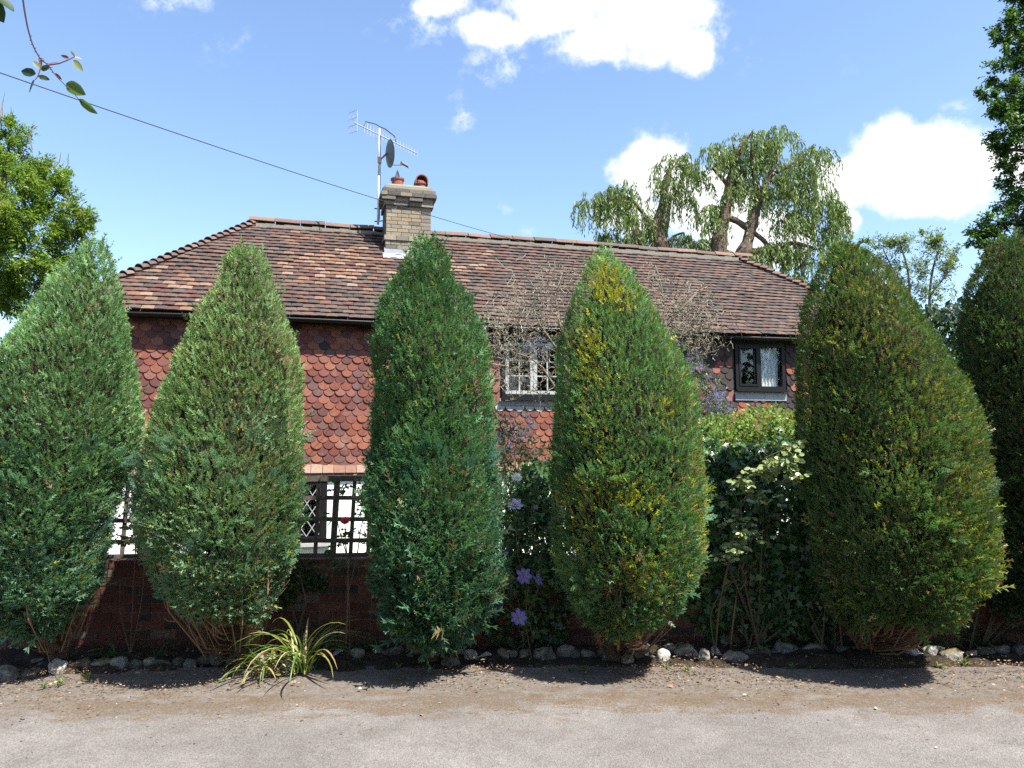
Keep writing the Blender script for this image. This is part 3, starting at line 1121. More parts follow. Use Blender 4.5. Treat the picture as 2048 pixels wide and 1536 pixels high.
# ---- chimney
def build_chimney():
    nrm = np.array([0, -SA, CA])
    base = hplane(771, 513, (0, OV, ZE), nrm)
    tf = base[1]                                       # front face
    sl, sr = hl(772, 470, tf)[0], hl(862, 470, tf)[0]
    zt = lambda y: hl(815, y, tf)[1]
    depth = .62
    r = np.random.default_rng(3)
    z_base = base[2]
    z_top = zt(371)
    core = MB().box((sl + .012, tf + .012, z_base - .3), (sr - .012, tf + depth - .012, z_top - .02))
    ch = hpart('chimney', core, M['cmortar'])
    cols = [(.235, .20, .15), (.21, .18, .135), (.26, .225, .17), (.19, .165, .13), (.23, .185, .13), (.17, .15, .125), (.25, .19, .12)]
    grey = [(.12, .11, .092), (.10, .094, .08), (.14, .128, .105), (.08, .075, .066)]
    shape = box_shape((-.5, -.5, -.5), (.5, .5, .5))
    vs = variants('brick', shape, cols + grey, M['cbrick'])

    def brick(cx, cy, cz, lx, ly, lz, vi):
        o = link('brick', vs[vi][0], None, ch, (cx, cy, cz), (r.normal(0, .006), r.normal(0, .006), r.normal(0, .008)))
        o.scale = (lx, ly, lz)

    def course(z, h, out, greyp, j, dent=False):
        a, b, f, k = sl - out, sr + out, tf - out, tf + depth + out
        g = .009
        n = 4
        w = (b - a) / (n + (.5 if j % 2 else 0))
        x = a
        first = w / 2 if j % 2 else w
        pos = []
        ww = first
        while x < b - .02:
            e = min(x + ww, b)
            if b - e < .03:
                e = b
            pos.append((x, e))
            x = e
            ww = w
        for q, (x0, x1) in enumerate(pos):
            vi = 7 + int(r.integers(4)) if r.random() < greyp else int(r.integers(7))
            if dent and q % 2:
                continue
            pr = r.uniform(-.003, .004)
            brick((x0 + x1) / 2, f + .05 - pr, z + h / 2, x1 - x0 - g, .10, h - g, vi)
        m_ = 3
        yw = (k - f - .1) / m_
        for q in range(m_):
            for xx in (a + .05, b - .05):
                vi = 7 + int(r.integers(4)) if r.random() < greyp else int(r.integers(7))
                if dent and q % 2 == 0:
                    continue
                brick(xx, f + .1 + (q + .5) * yw, z + h / 2, .10, yw - g, h - g, vi)
    z_dent = zt(404)
    z_str = zt(413)
    z_pl0, z_pl1 = zt(483), zt(473)
    z_fl = zt(500)
    h0 = .073
    # lower shaft, plinth, upper shaft
    nlow = max(1, round((z_pl0 - z_fl) / h0))
    for j in range(nlow):
        hh = (z_pl0 - z_fl) / nlow
        course(z_fl + j * hh, hh, .012, .25, j)
    course(z_pl0, z_pl1 - z_pl0, .035, .2, 0)
    nu = round((z_str - z_pl1) / h0)
    for j in range(nu):
        hh = (z_str - z_pl1) / nu
        course(z_pl1 + j * hh, hh, 0.0, .03 + .12 * (j > nu - 3), j + 1)
    course(z_str, z_dent - z_str, .035, .6, 0)
    hd = (z_top - z_dent) / 4.2
    ch2 = MB().box((sl - .025, tf - .025, z_dent), (sr + .025, tf + depth + .025, z_top - .02))
    hpart('corbel_core', ch2, M['cmortar'], ch)
    course(z_dent, hd, .085, .9, 0, True)
    course(z_dent + hd, hd, .095, .9, 1)
    course(z_dent + 2 * hd, hd, .075, .85, 0)
    course(z_dent + 3 * hd, hd, .02, .85, 1)
    # mortar flaunching
    cm = MB()
    za = z_dent + 4 * hd
    V = [(sl, tf, za), (sr, tf, za), (sr, tf + depth, za), (sl, tf + depth, za), (sl + .1, tf + .1, za + .06), (sr - .1, tf + .1, za + .06), (sr - .1, tf + depth - .1, za + .06), (sl + .1, tf + depth - .1, za + .06)]
    cm.add(V, BOXF[1:])
    hpart('flaunching', cm, M['concrete'], ch)
    # lead flashing at the foot
    fl = MB()
    fl.box((sl - .03, tf - .024, z_base - .03), (sr + .03, tf - .002, z_fl - .004))
    fl.box((sl - .03, tf - .002, z_base - .03), (sl - .008, tf + .5, z_fl + .02))
    fl.box((sr + .008, tf - .002, z_base - .03), (sr + .03, tf + .5, z_fl + .02))
    fl.add([roof_pt(sl - .06, (tf - OV) / CA + q, h) for q, h in ((-.17, .055), (.03, .06))] + [roof_pt(sr + .06, (tf - OV) / CA + q, h) for q, h in ((-.17, .055), (.03, .06))],
           [(0, 2, 3, 1)])
    hpart('flashing', fl, M['lead'], ch)
    for (s, y) in ((sl - .004, tf - .004), (sr + .004, tf - .004)):
        mb = MB()
        z1 = z_str
        mb.tube([(s, y + .3, z1 + .0), (s + (.03 if s > 0 else -.03), y + .25, z1 - .3), (s, y + .22, z1 - .62)], .006, 4)
        hpart('cable', mb, M['cable'], ch)

    def lathe(prof, cx, cy, z, n=20):
        V, Fc = [], []
        for (rr, zz) in prof:
            for k in range(n):
                a = 2 * math.pi * k / n
                V.append((cx + rr * math.cos(a), cy + rr * math.sin(a), z + zz))
        for i in range(len(prof) - 1):
            for k in range(n):
                Fc.append((i * n + k, i * n + (k + 1) % n, (i + 1) * n + (k + 1) % n, (i + 1) * n + k))
        return V, Fc
    ty = tf + depth * .45
    px_m = 1 / (zt(370) - zt(371))
    # left pot with a conical wire guard
    cx = hl(795, 360, ty)[0]
    H = (366 - 352) / px_m + .06
    pot = hpart('chimney_pot', MB().add(*lathe([(.105, 0), (.108, H * .8), (.122, H * .84), (.125, H), (.10, H), (.09, H * .7), (.085, .05)], cx, ty, za + .03)), M['terracotta'], ch, smooth=False)
    wb = MB()
    for k in range(10):
        a = 2 * math.pi * k / 10
        wb.tube([(cx + .06 * math.cos(a), ty + .06 * math.sin(a), za + .03 + H - .01), (cx + .004 * math.cos(a), ty + .004 * math.sin(a), za + .03 + H + .17)], .004, 4)
    hp = link('wire_guard', wb.mesh('wire_guard'), M['steel'], ch)
    # right pot with a half-round hood
    cx = hl(842, 360, ty)[0]
    mb = MB().add(*lathe([(.118, 0), (.12, .03), (.105, .05), (.10, .10), (.122, .115), (.122, .135), (.105, .14), (.10, .17)], cx, ty, za + .03))
    hpart('chimney_pot', mb, M['terracotta'], ch)
    an = np.linspace(0, math.pi, 13)
    V = [(cx + rr * math.cos(a), ty + yy, za + .19 + rr * math.sin(a) * 1.0) for yy in (-.13, .13) for rr in (.118, .10) for a in an]
    Fc = []
    for i in range(12):
        Fc += [(i, i + 1, 26 + i + 1, 26 + i), (13 + i, 39 + i, 39 + i + 1, 13 + i + 1), (i, 13 + i, 13 + i + 1, i + 1), (26 + i, 27 + i, 40 + i, 39 + i)]
    hood = MB().add(V, Fc)
    hood.box((cx - .118, ty - .13, za + .13), (cx - .1, ty + .13, za + .19)).box((cx + .1, ty - .13, za + .13), (cx + .118, ty + .13, za + .19))
    hood.box((cx - .1, ty + .11, za + .15), (cx + .1, ty + .125, za + .26))
    hpart('pot_hood', hood, M['terracotta'], ch)
    return sl, tf, zt, depth


CH_SL, CH_TF, CH_ZT, CH_D = build_chimney()


# ---- aerial and dish on the chimney
def build_aerials():
    Ym = hw(CH_SL - .1, CH_TF + .12, 0)[1]
    b = P(756, 449, Ym)
    root = empty('television_aerial', b, 0, 'silver rod television aerial on tall mast strapped to the chimney', 'aerial')
    L = lambda p: np.asarray(p) - b
    top = P(759, 257, Ym)
    mb = MB().tube([L(b), L(P(757.5, 352, Ym))], .021, 8).tube([L(P(757.3, 360, Ym)), L(top)], .017, 8)
    mb.obj('mast', M['alu'], root, smooth=True)
    for y in (417, 443):
        m2 = MB()
        p0 = L(P(749, y, Ym))
        p1 = L(P(775, y + (2 if y < 430 else -2), Ym - .02))
        m2.tube([p0, p1], .012, 5)
        m2.tube([p1, p1 + np.array([.05, .02, -.06 if y < 430 else .06])], .010, 5)
        m2.obj('bracket', M['steel'], root)
    zb = P(758, 264, Ym)[2]
    e0, e1 = G(706, 244, zb), G(834, 307, zb)
    d = unit(e1 - e0)
    MB().tube([L(e0), L(e1)], .011, 6).obj('boom', M['alu'], root)
    m3 = MB()
    ts = np.linspace(.16, 1.0, 19)
    for t_ in ts:
        c = e0 + (e1 - e0) * t_
        h = .105 - .035 * t_
        m3 = MB().tube([L(c + np.array([0, 0, -h])), L(c + np.array([0, 0, h]))], .0055, 4)
        m3.obj('rod', M['alu'], root)
    sd = np.array([-d[1], d[0], 0])
    m4 = MB()
    for k in (-1, -.33, .33, 1):
        m4.tube([L(e0 + sd * .10 + np.array([0, 0, k * .19])), L(e0 - sd * .10 + np.array([0, 0, k * .19]))], .006, 4)
    for k in (-1, 0, 1):
        m4.tube([L(e0 + sd * .10 * k + np.array([0, 0, -.19])), L(e0 + sd * .10 * k + np.array([0, 0, .19]))], .006, 4)
    m4.obj('reflector', M['alu'], root)
    m5 = MB()
    c = e0 + (e1 - e0) * .40
    for q in (-.42, .42):
        m5.tube([L(c + d * q), L(c + d * q * .9 + np.array([0, 0, .12])), L(c + d * q * .3 + np.array([0, 0, .17])), L(c + np.array([0, 0, .16]))], .011, 5)
    m5.obj('cradle', M['steel'], root)
    # coax on the mast
    MB().tube([L(P(759, 270, Ym) + np.array([.02, -.02, 0])), L(P(758, 350, Ym) + np.array([.028, -.02, 0])), L(P(757, 440, Ym) + np.array([.022, -.02, 0]))], .006, 4).obj('coaxial_cable', M['cable'], root)

    # satellite dish
    bm = P(759, 320, Ym)
    root = empty('satellite_dish', bm, 0, 'dark grey satellite dish on the aerial mast above the chimney pots', 'satellite dish')
    cen = P(780, 307, Ym) - bm
    ax = unit(np.array([.90, .47, .10]))            # the way the dish looks
    up = unit(np.array([-.12, 0, 1.0]) - ax * (ax @ np.array([-.12, 0, 1.0])))
    sd = np.cross(up, ax)
    V, Fc = [], []
    nr, na = 6, 28
    for side in (0, 1):
        for i in range(nr + 1):
            rr = i / nr
            for k in range(na):
                a = 2 * math.pi * k / na
                V.append(cen + ax * (.055 * rr * rr - .05 - .006 * side) + up * ((.25) * rr * math.cos(a)) + sd * (.24 * rr * math.sin(a)))
    for side in (0, 1):
        o = side * (nr + 1) * na
        for i in range(nr):
            for k in range(na):
                f = (o + i * na + k, o + i * na + (k + 1) % na, o + (i + 1) * na + (k + 1) % na, o + (i + 1) * na + k)
                Fc.append(f if side else f[::-1])
    o2 = (nr + 1) * na
    for k in range(na):
        Fc.append((nr * na + k, nr * na + (k + 1) % na, o2 + nr * na + (k + 1) % na, o2 + nr * na + k))
    MB().add(V, Fc).obj('reflector', M['dish'], root, smooth=True)
    lnb = P(812, 330, Ym + .1) - bm
    foot = cen - up * .215 - ax * .0
    MB().tube([foot, lnb - np.array([.05, 0, .0])], .009, 5).obj('feed_arm', M['steel'], root)
    m6 = MB()
    m6.tube([lnb + np.array([-.07, 0, .03]), lnb + np.array([.03, .02, -.02])], .024, 8).tube([lnb + np.array([.03, .02, .0]), lnb + np.array([.035, .02, -.05])], .014, 6).tube([lnb + np.array([-.085, 0, .0]), lnb + np.array([-.08, 0, .06])], .02, 6)
    m6.obj('feed_horn', M['steel'], root)
    m7 = MB().tube([(0, 0, 0), (.06, .0, .05), cen - ax * .06], .018, 6).box((-.03, -.03, -.06), (.03, .03, .05))
    m7.obj('mast_clamp', M['steel'], root)


build_aerials()


# ---- overhead cable
def build_cable():
    pA = P(-250, 60, 6.8)
    pr = hw(*roof_pt(1.0, SLEN, .28))
    pB = P(1110, 496, hw(1.3, RUN + .3, 0)[1])
    pA = P(-200, 76, 4.6)
    pts = []
    for k in range(25):
        t_ = k / 24 * 1.12
        p = pA + (pB - pA) * t_
        p[2] -= .35 * t_ * (1.12 - t_) * 1.0
        pts.append(p)
    base = pts[0]
    o = MB().tube([p - base for p in pts], .0045, 5).obj('overhead_cable', M['cable'], None, base)
    tag(o, 'thin dark overhead cable slanting across the sky past the chimney', 'cable')


build_cable()

# ------------------------------------------------------------------ garden wall and trellis
WY = 6.70          # front face of the wall
WTOP = P(700, 1117, WY)[2]
WX0, WX1 = -6.2, 6.4


def build_wall():
    root = empty('garden_wall', (0, WY, -.05), 0, 'low red brick garden wall in shade behind the conifers', 'wall')
    z0 = -.05
    MB().box((WX0, .006, 0), (WX1, .215, WTOP - z0 - .012)).obj('mortar_core', M['mortar'], root)
    cols = [(.115, .042, .031), (.095, .036, .028), (.13, .055, .039), (.08, .034, .028), (.11, .055, .04), (.05, .035, .03), (.15, .085, .058), (.11, .09, .072)]  # brick reds darkened, the shade of the trees put into the colour
    shape = box_shape((-.1075, 0, 0), (.1075, .1, .065))
    vs = variants('brick', shape, cols, M['brick'])
    r = np.random.default_rng(9)
    items = []
    nrow = int((WTOP - z0) / .075)
    for j in range(nrow):
        z = j * .075 + (WTOP - z0 - nrow * .075) + .002
        x = WX0 + (.1125 if j % 2 else 0)
        while x < WX1 - .1:
            head = r.random() < .22
            w = .1025 if head else .215
            items.append(((x + w / 2, -.002 + r.normal(0, .003), z), (r.normal(0, .006), r.normal(0, .008), r.normal(0, .01)), int(r.choice(8, p=[.2, .17, .15, .15, .12, .1, .06, .05])), (w / .215, 1, 1)))
            x += w + .0105
    place_pieces('brick', shape, vs, items, root, lambda l: np.array(l) + np.array([0, WY, z0]), 300, budget_rank=lambda p: p[0] < 1120, stuff_name='bricks', m=M['brick'])


build_wall()


def build_trellis():
    yT = WY + .06
    zt = WTOP
    root = empty('trellis', (0, yT, zt), 0, 'weathered grey wooden square trellis standing on the garden wall', 'trellis')
    zts = [P(680, y, yT)[2] - zt for y in (958, 996, 1038, 1080)]
    htop = zts[0] + .03
    x0 = P(-140, 1040, yT)[0]
    pitch = .156
    xa = P(706, 1035, yT)[0]
    lean = .03
    r = np.random.default_rng(4)
    n0 = int((xa - x0) / pitch)
    for i in range(-n0, 9):
        x = xa + i * pitch
        big = (i % 8 == -1 % 8)
        w = .016 if not big else .026
        if P(0, 0, 1) is None:
            break
        V = [(x - w - .02, -.008, 0), (x + w - .02, -.008, 0), (x + w - .02, .012, 0), (x - w - .02, .012, 0)]
        sk = -.0 + r.normal(0, .006)
        V += [(v[0] + .02 + sk, v[1] + lean * htop, htop + r.normal(0, .006)) for v in V]
        MB().add(V, BOXF).obj('upright_slat', M['oldwood'], root)
    xe = xa + 8 * pitch + .05
    for k, z in enumerate(zts + [.025]):
        mb = MB()
        ns = 10
        xs = np.linspace(x0 - .05, xe, ns + 1)
        h = .019 if k else .024
        for i in range(ns):
            dz0, dz1 = .004 * math.sin(xs[i] * 3 + k), .004 * math.sin(xs[i + 1] * 3 + k)
            y0 = lean * max(z, 0) - .0185
            mb.add([(xs[i], y0, z - h + dz0), (xs[i + 1], y0, z - h + dz1), (xs[i + 1], y0 + .0095, z - h + dz1), (xs[i], y0 + .0095, z - h + dz0),
                    (xs[i], y0, z + h + dz0), (xs[i + 1], y0, z + h + dz1), (xs[i + 1], y0 + .0095, z + h + dz1), (xs[i], y0 + .0095, z + h + dz0)], BOXF)
        mb.obj('rail_slat', M['oldwood'], root)


build_trellis()


# ------------------------------------------------------------------ conifers
def conifer(idx, spec, label, palette, plume=.5, twig=40, seed=0, dens=4500, core_from=.3, shag=.3):
    r = np.random.default_rng(100 + seed)
    Yt = spec['Y']
    o = np.array(spec['out'], float)
    zs, cx, rad = [], [], []
    for y, xl, xr in o:
        a, b = P(xl, y, Yt), P(xr, y, Yt)
        zs.append((a[2] + b[2]) / 2)
        cx.append((a[0] + b[0]) / 2)
        rad.append((b[0] - a[0]) / 2)
    zs, cx, rad = np.array(zs)[::-1], np.array(cx)[::-1], np.array(rad)[::-1] - .025
    base = np.array([np.interp(zs[0], zs, cx), Yt, 0.0])
    base[0] = cx[0]
    root = empty('conifer', (base[0], Yt, .02), 0, label, 'conifer', 'clipped conifers in a row along the lane')
    off = np.array([base[0], Yt, .02])
    # points on the surface, weighted by area
    N = 220
    zz = np.linspace(zs[0], zs[-1], N)
    rr = np.interp(zz, zs, np.maximum(rad - .028, .015))
    cc = np.interp(zz, zs, cx)
    dr = np.gradient(rr, zz)
    wgt = rr * np.sqrt(1 + dr ** 2)
    area = 2 * math.pi * float(np.sum((wgt[1:] + wgt[:-1]) * np.diff(zz)) / 2)
    n = int(area * dens)
    cdf = np.cumsum(wgt)
    cdf /= cdf[-1]
    z = np.interp(r.random(n), cdf, zz)
    th = r.uniform(0, 2 * math.pi, n)
    keep = (np.sin(th) < .25) | (r.random(n) < .45)     # the far side is thinner
    z, th = z[keep], th[keep]
    n = len(z)
    R = np.interp(z, zz, rr)
    C = np.interp(z, zz, cc)
    D = np.interp(z, zz, dr)
    KDv = lambda a: np.where(np.sin(a) < 0, 1.0, .72)
    KD = KDv(th)
    TY = Yt + .34
    nrm = unit(np.stack([np.cos(th), np.sin(th), -D], -1))
    surf = np.stack([C + R * np.cos(th), Yt + KD * R * np.sin(th), z], -1)
    n1, n2 = SinNoise(5, seed + 1), SinNoise(16, seed + 2)
    hrel = (z - zs[0]) / (zs[-1] - zs[0])
    low = np.clip(1 - hrel / .55, 0, 1) ** 1.3
    lump = (.022 * n1(surf) + .016 * n2(surf) * (1 + 1.6 * low)) * (.6 + 1.2 * shag)
    stray = r.random(n) < .012 + .02 * shag + .03 * (hrel > .92)
    inset = -r.exponential(.017, n) * (1 + 1.3 * low)
    holes = SinNoise(10, seed + 5)(surf) > 1.12
    inset = np.where(holes, inset - .05, inset)
    pos = surf + nrm * (lump + inset + .01 + np.where(stray, r.uniform(.01, .05, n), 0))[:, None]
    ax = unit(np.array([0, 0, 1.0]) * .85 + nrm * (.65 + .5 * low[:, None]) + r.normal(0, .36, (n, 3)))
    nh = unit(nrm + np.array([0, 0, .35]) + r.normal(0, .7, (n, 3)))
    size = (.028 + .017 * r.random(n)) * (1 + 1.3 * plume * low * r.random(n) + .25 * (hrel > .92))
    size = np.where(stray, size * r.uniform(1.2, 1.9, n), size) * (1 + .45 * shag)
    col = palette(surf, proj(surf), hrel, r, n)
    depth_dead = np.clip(-inset / .12, 0, 1)
    brown = np.array([.085, .055, .03])
    dead = (r.random(n) < .04 + .4 * depth_dead)[:, None]
    col = np.where(dead, brown * r.uniform(.6, 1.5, (n, 1)) * .6 + col * .4, col)
    parts = []
    tid = r.integers(0, 4, n)
    for k in range(4):
        q = tid == k
        tV, tF, tT = SPRAYS[k]
        parts.append(scatter(tV, tF, pos[q] - off, ax[q], nh[q], size[q], col[q], tT))
    # larger plumes near the foot
    npl = int(170 * plume)
    if npl:
        zp = zs[0] + (zs[-1] - zs[0]) * (.01 + .46 * r.random(npl) ** 1.7)
        tp = r.uniform(-math.pi, 0.3, npl)
        Rp, Cp = np.interp(zp, zz, rr), np.interp(zp, zz, cc)
        sp = np.stack([Cp + Rp * np.cos(tp), Yt + KDv(tp) * Rp * np.sin(tp), zp], -1)
        npn = unit(np.stack([np.cos(tp), np.sin(tp), np.full(npl, -.1)], -1))
        colp = palette(sp, proj(sp), np.full(npl, .05), r, npl)
        med = np.median(colp, 0)
        colp = np.where((colp[:, 0] > .78 * colp[:, 1])[:, None], med, colp)
        for k in range(npl):
            axis = unit(npn[k] * .8 + np.array([0, 0, .75]) + r.normal(0, .25, 3))
            m_ = 16
            t_ = np.linspace(0, 1, m_)
            side = unit(np.cross(axis, npn[k] + r.normal(0, .3, 3)))
            Lp = r.uniform(.10, .19)
            pp = sp[k] - npn[k] * .05 + axis * (t_[:, None] * Lp) + side * ((np.arange(m_) % 2 * 2 - 1) * (.015))[:, None]
            aa = axis + side * ((np.arange(m_) % 2 * 2 - 1) * .7)[:, None] + r.normal(0, .15, (m_, 3))
            tV, tF, tT = SPRAYS[k % 4]
            parts.append(scatter(tV, tF, pp - off, aa, np.broadcast_to(np.cross(axis, side), (m_, 3)), .085 * (1.15 - .6 * t_), np.repeat(colp[k:k + 1] * np.array([1.15, 1.15, 1.35]), m_, 0), tT))
    V, Fc, Cl = merge(parts)
    link('crown', mesh_np('crown', V, Fc, Cl), M['conifer'], root)
    # shell of dead inner foliage, its colour darkened to stand for deep shade
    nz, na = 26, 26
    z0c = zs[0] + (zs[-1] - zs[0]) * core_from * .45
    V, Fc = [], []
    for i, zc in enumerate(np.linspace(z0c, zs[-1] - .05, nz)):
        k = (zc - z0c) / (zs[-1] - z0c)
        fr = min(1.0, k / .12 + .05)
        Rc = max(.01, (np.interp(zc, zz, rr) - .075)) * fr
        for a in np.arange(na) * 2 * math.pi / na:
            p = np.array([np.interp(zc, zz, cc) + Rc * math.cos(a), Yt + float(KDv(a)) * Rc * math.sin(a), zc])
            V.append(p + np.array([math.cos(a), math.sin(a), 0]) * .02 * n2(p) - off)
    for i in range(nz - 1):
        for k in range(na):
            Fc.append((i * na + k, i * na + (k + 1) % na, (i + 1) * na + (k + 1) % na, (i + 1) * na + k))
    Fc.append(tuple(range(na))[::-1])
    link('inner_foliage', mesh_np('inner_foliage', np.array(V), Fc, smooth=True), M['dead_shade_core'], root)
    # trunk and low branches
    zt0 = zs[0] + .5 * (zs[-1] - zs[0])
    tr = []
    for t_ in np.linspace(0, 1, 9):
        zc = -.06 + t_ * (zt0 + .06)
        tr.append((np.interp(max(zc, zs[0]), zs, cx) * t_ + base[0] * (1 - t_) + .012 * math.sin(t_ * 7 + seed), TY + (Yt - TY) * t_ + .02 * math.sin(t_ * 5), zc))
    mb = MB().tube(np.array(tr) - off, np.array([.10, .078, .07, .066, .06, .054, .05, .04, .03]) * .85, 9)
    for k in range(3):
        a = r.uniform(0, 6.28)
        e = np.array([math.cos(a) * .13, math.sin(a) * .08, 0])
        mb.tube(np.array([np.array(tr[1]) + e * .2, np.array(tr[2]) + e * .8 + np.array([0, 0, .03]), np.array(tr[3]) + e * 1.1 + np.array([0, 0, .1]), np.array(tr[4]) + e * 1.3 + np.array([0, 0, .2])]) - off, [.04, .036, .03, .02], 6)
    mb.obj('trunk', M['bark'], root, smooth=True)
    mb = MB()
    for k in range(twig):
        a = r.uniform(-math.pi, .5) if r.random() < .8 else r.uniform(0, math.pi)
        zh = zs[0] + (zs[-1] - zs[0]) * r.uniform(.03, .34)
        Rp = np.interp(zh, zz, rr) * r.uniform(.75, .97)
        e = np.array([np.interp(zh, zz, cc) + Rp * math.cos(a), Yt + float(KDv(a)) * Rp * math.sin(a), zh])
        s = np.array([base[0] + r.normal(0, .03), TY + r.normal(0, .03), r.uniform(.06, max(.12, zs[0] + .1))])
        mid1 = s + (e - s) * np.array([.45, .45, .12]) + r.normal(0, .02, 3)
        mid2 = s + (e - s) * np.array([.82, .82, .48]) + r.normal(0, .025, 3)
        c = np.array([.19, .125, .08]) * r.uniform(.55, 1.3)
        rad0 = r.uniform(.004, .011)
        mb.tube(np.array([s, mid1, mid2, e]) - off, [rad0, rad0 * .85, rad0 * .65, rad0 * .3], 4, c, False)
        for q in range(3):
            f = r.uniform(.35, .9)
            p0 = mid1 + (mid2 - mid1) * f if q < 2 else mid2 + (e - mid2) * f
            p1 = p0 + np.array([r.normal(0, .05), r.normal(0, .05), r.uniform(.03, .16)])
            mb.tube(np.array([p0, (p0 + p1) / 2 + r.normal(0, .012, 3), p1]) - off, [rad0 * .45, rad0 * .35, rad0 * .2], 3, c * 1.05, False)
    if twig:
        mb.obj('branches', M['twig'], root, color=True)
    return root


def pal(base, tip, yellow, ypatches=(), blue=.3, gen=0.0, brown=0.05, gain=1.0):
    base, tip, yellow = map(np.array, (base, tip, yellow))

    def f(p, px, h, r, n):
        n1, n2 = SinNoise(4.5, 77 + int(base[1] * 1000)), SinNoise(19, 78)
        k = np.clip(.5 + .35 * n1(p) + .22 * n2(p) + r.normal(0, .22, n), 0, 1)[:, None]
        c = base * (1 - k) + tip * k
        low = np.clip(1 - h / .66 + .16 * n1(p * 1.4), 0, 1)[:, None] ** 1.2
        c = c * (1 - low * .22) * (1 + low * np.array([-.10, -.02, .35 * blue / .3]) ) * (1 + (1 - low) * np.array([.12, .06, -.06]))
        y = np.full(n, gen) + gen * n1(p * 1.7 + 5)
        for (x, yy, rx, ry, s) in ypatches:
            y = np.maximum(y, s * np.clip(1.5 - 1.5 * np.hypot((px[:, 0] - x) / rx, (px[:, 1] - yy) / ry) + .45 * n1(p * 2.3) + .3 * n2(p), 0, 1))
        yk = (r.random(n) < y)[:, None]
        c = np.where(yk, yellow * r.uniform(.6, 1.25, (n, 1)), c)
        bk = (r.random(n) < brown * (1 + n1(p * 1.3 + 9)))[:, None]
        c = np.where(bk, np.array([.17, .105, .06]) * r.uniform(.5, 1.4, (n, 1)), c)
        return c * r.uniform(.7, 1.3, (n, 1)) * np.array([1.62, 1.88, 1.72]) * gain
    return f


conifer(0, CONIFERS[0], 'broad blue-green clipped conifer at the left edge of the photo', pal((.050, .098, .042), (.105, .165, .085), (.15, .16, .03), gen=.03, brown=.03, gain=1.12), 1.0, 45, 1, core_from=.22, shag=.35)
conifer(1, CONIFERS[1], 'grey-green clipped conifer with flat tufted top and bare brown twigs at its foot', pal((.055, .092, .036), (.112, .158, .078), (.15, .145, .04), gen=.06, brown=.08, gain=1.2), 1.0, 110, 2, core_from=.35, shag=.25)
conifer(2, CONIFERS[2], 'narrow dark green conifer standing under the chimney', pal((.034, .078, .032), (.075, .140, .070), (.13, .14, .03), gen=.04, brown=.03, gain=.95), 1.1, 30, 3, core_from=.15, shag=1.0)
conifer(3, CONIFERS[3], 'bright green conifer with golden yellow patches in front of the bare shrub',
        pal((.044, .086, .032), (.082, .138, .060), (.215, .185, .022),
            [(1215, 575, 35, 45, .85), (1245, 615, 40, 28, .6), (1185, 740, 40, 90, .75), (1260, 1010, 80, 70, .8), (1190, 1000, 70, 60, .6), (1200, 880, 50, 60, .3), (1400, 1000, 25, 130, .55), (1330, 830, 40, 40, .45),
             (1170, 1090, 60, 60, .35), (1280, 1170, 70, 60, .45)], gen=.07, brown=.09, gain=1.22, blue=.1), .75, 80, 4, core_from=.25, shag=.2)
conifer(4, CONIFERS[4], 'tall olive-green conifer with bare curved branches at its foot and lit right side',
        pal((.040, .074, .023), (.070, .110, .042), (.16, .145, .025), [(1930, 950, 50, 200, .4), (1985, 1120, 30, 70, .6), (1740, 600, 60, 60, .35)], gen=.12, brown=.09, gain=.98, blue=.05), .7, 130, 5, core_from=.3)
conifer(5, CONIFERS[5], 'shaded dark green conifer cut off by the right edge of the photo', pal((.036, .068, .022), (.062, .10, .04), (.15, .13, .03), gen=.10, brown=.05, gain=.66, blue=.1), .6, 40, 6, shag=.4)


# ------------------------------------------------------------------ stones along the bed
def ico(sub=2):
    import bmesh
    bm = bmesh.new()
    bmesh.ops.create_icosphere(bm, subdivisions=sub, radius=1)
    V = np.array([v.co[:] for v in bm.verts])
    Fc = [[v.index for v in f.verts] for f in bm.faces]
    bm.free()
    return V, Fc


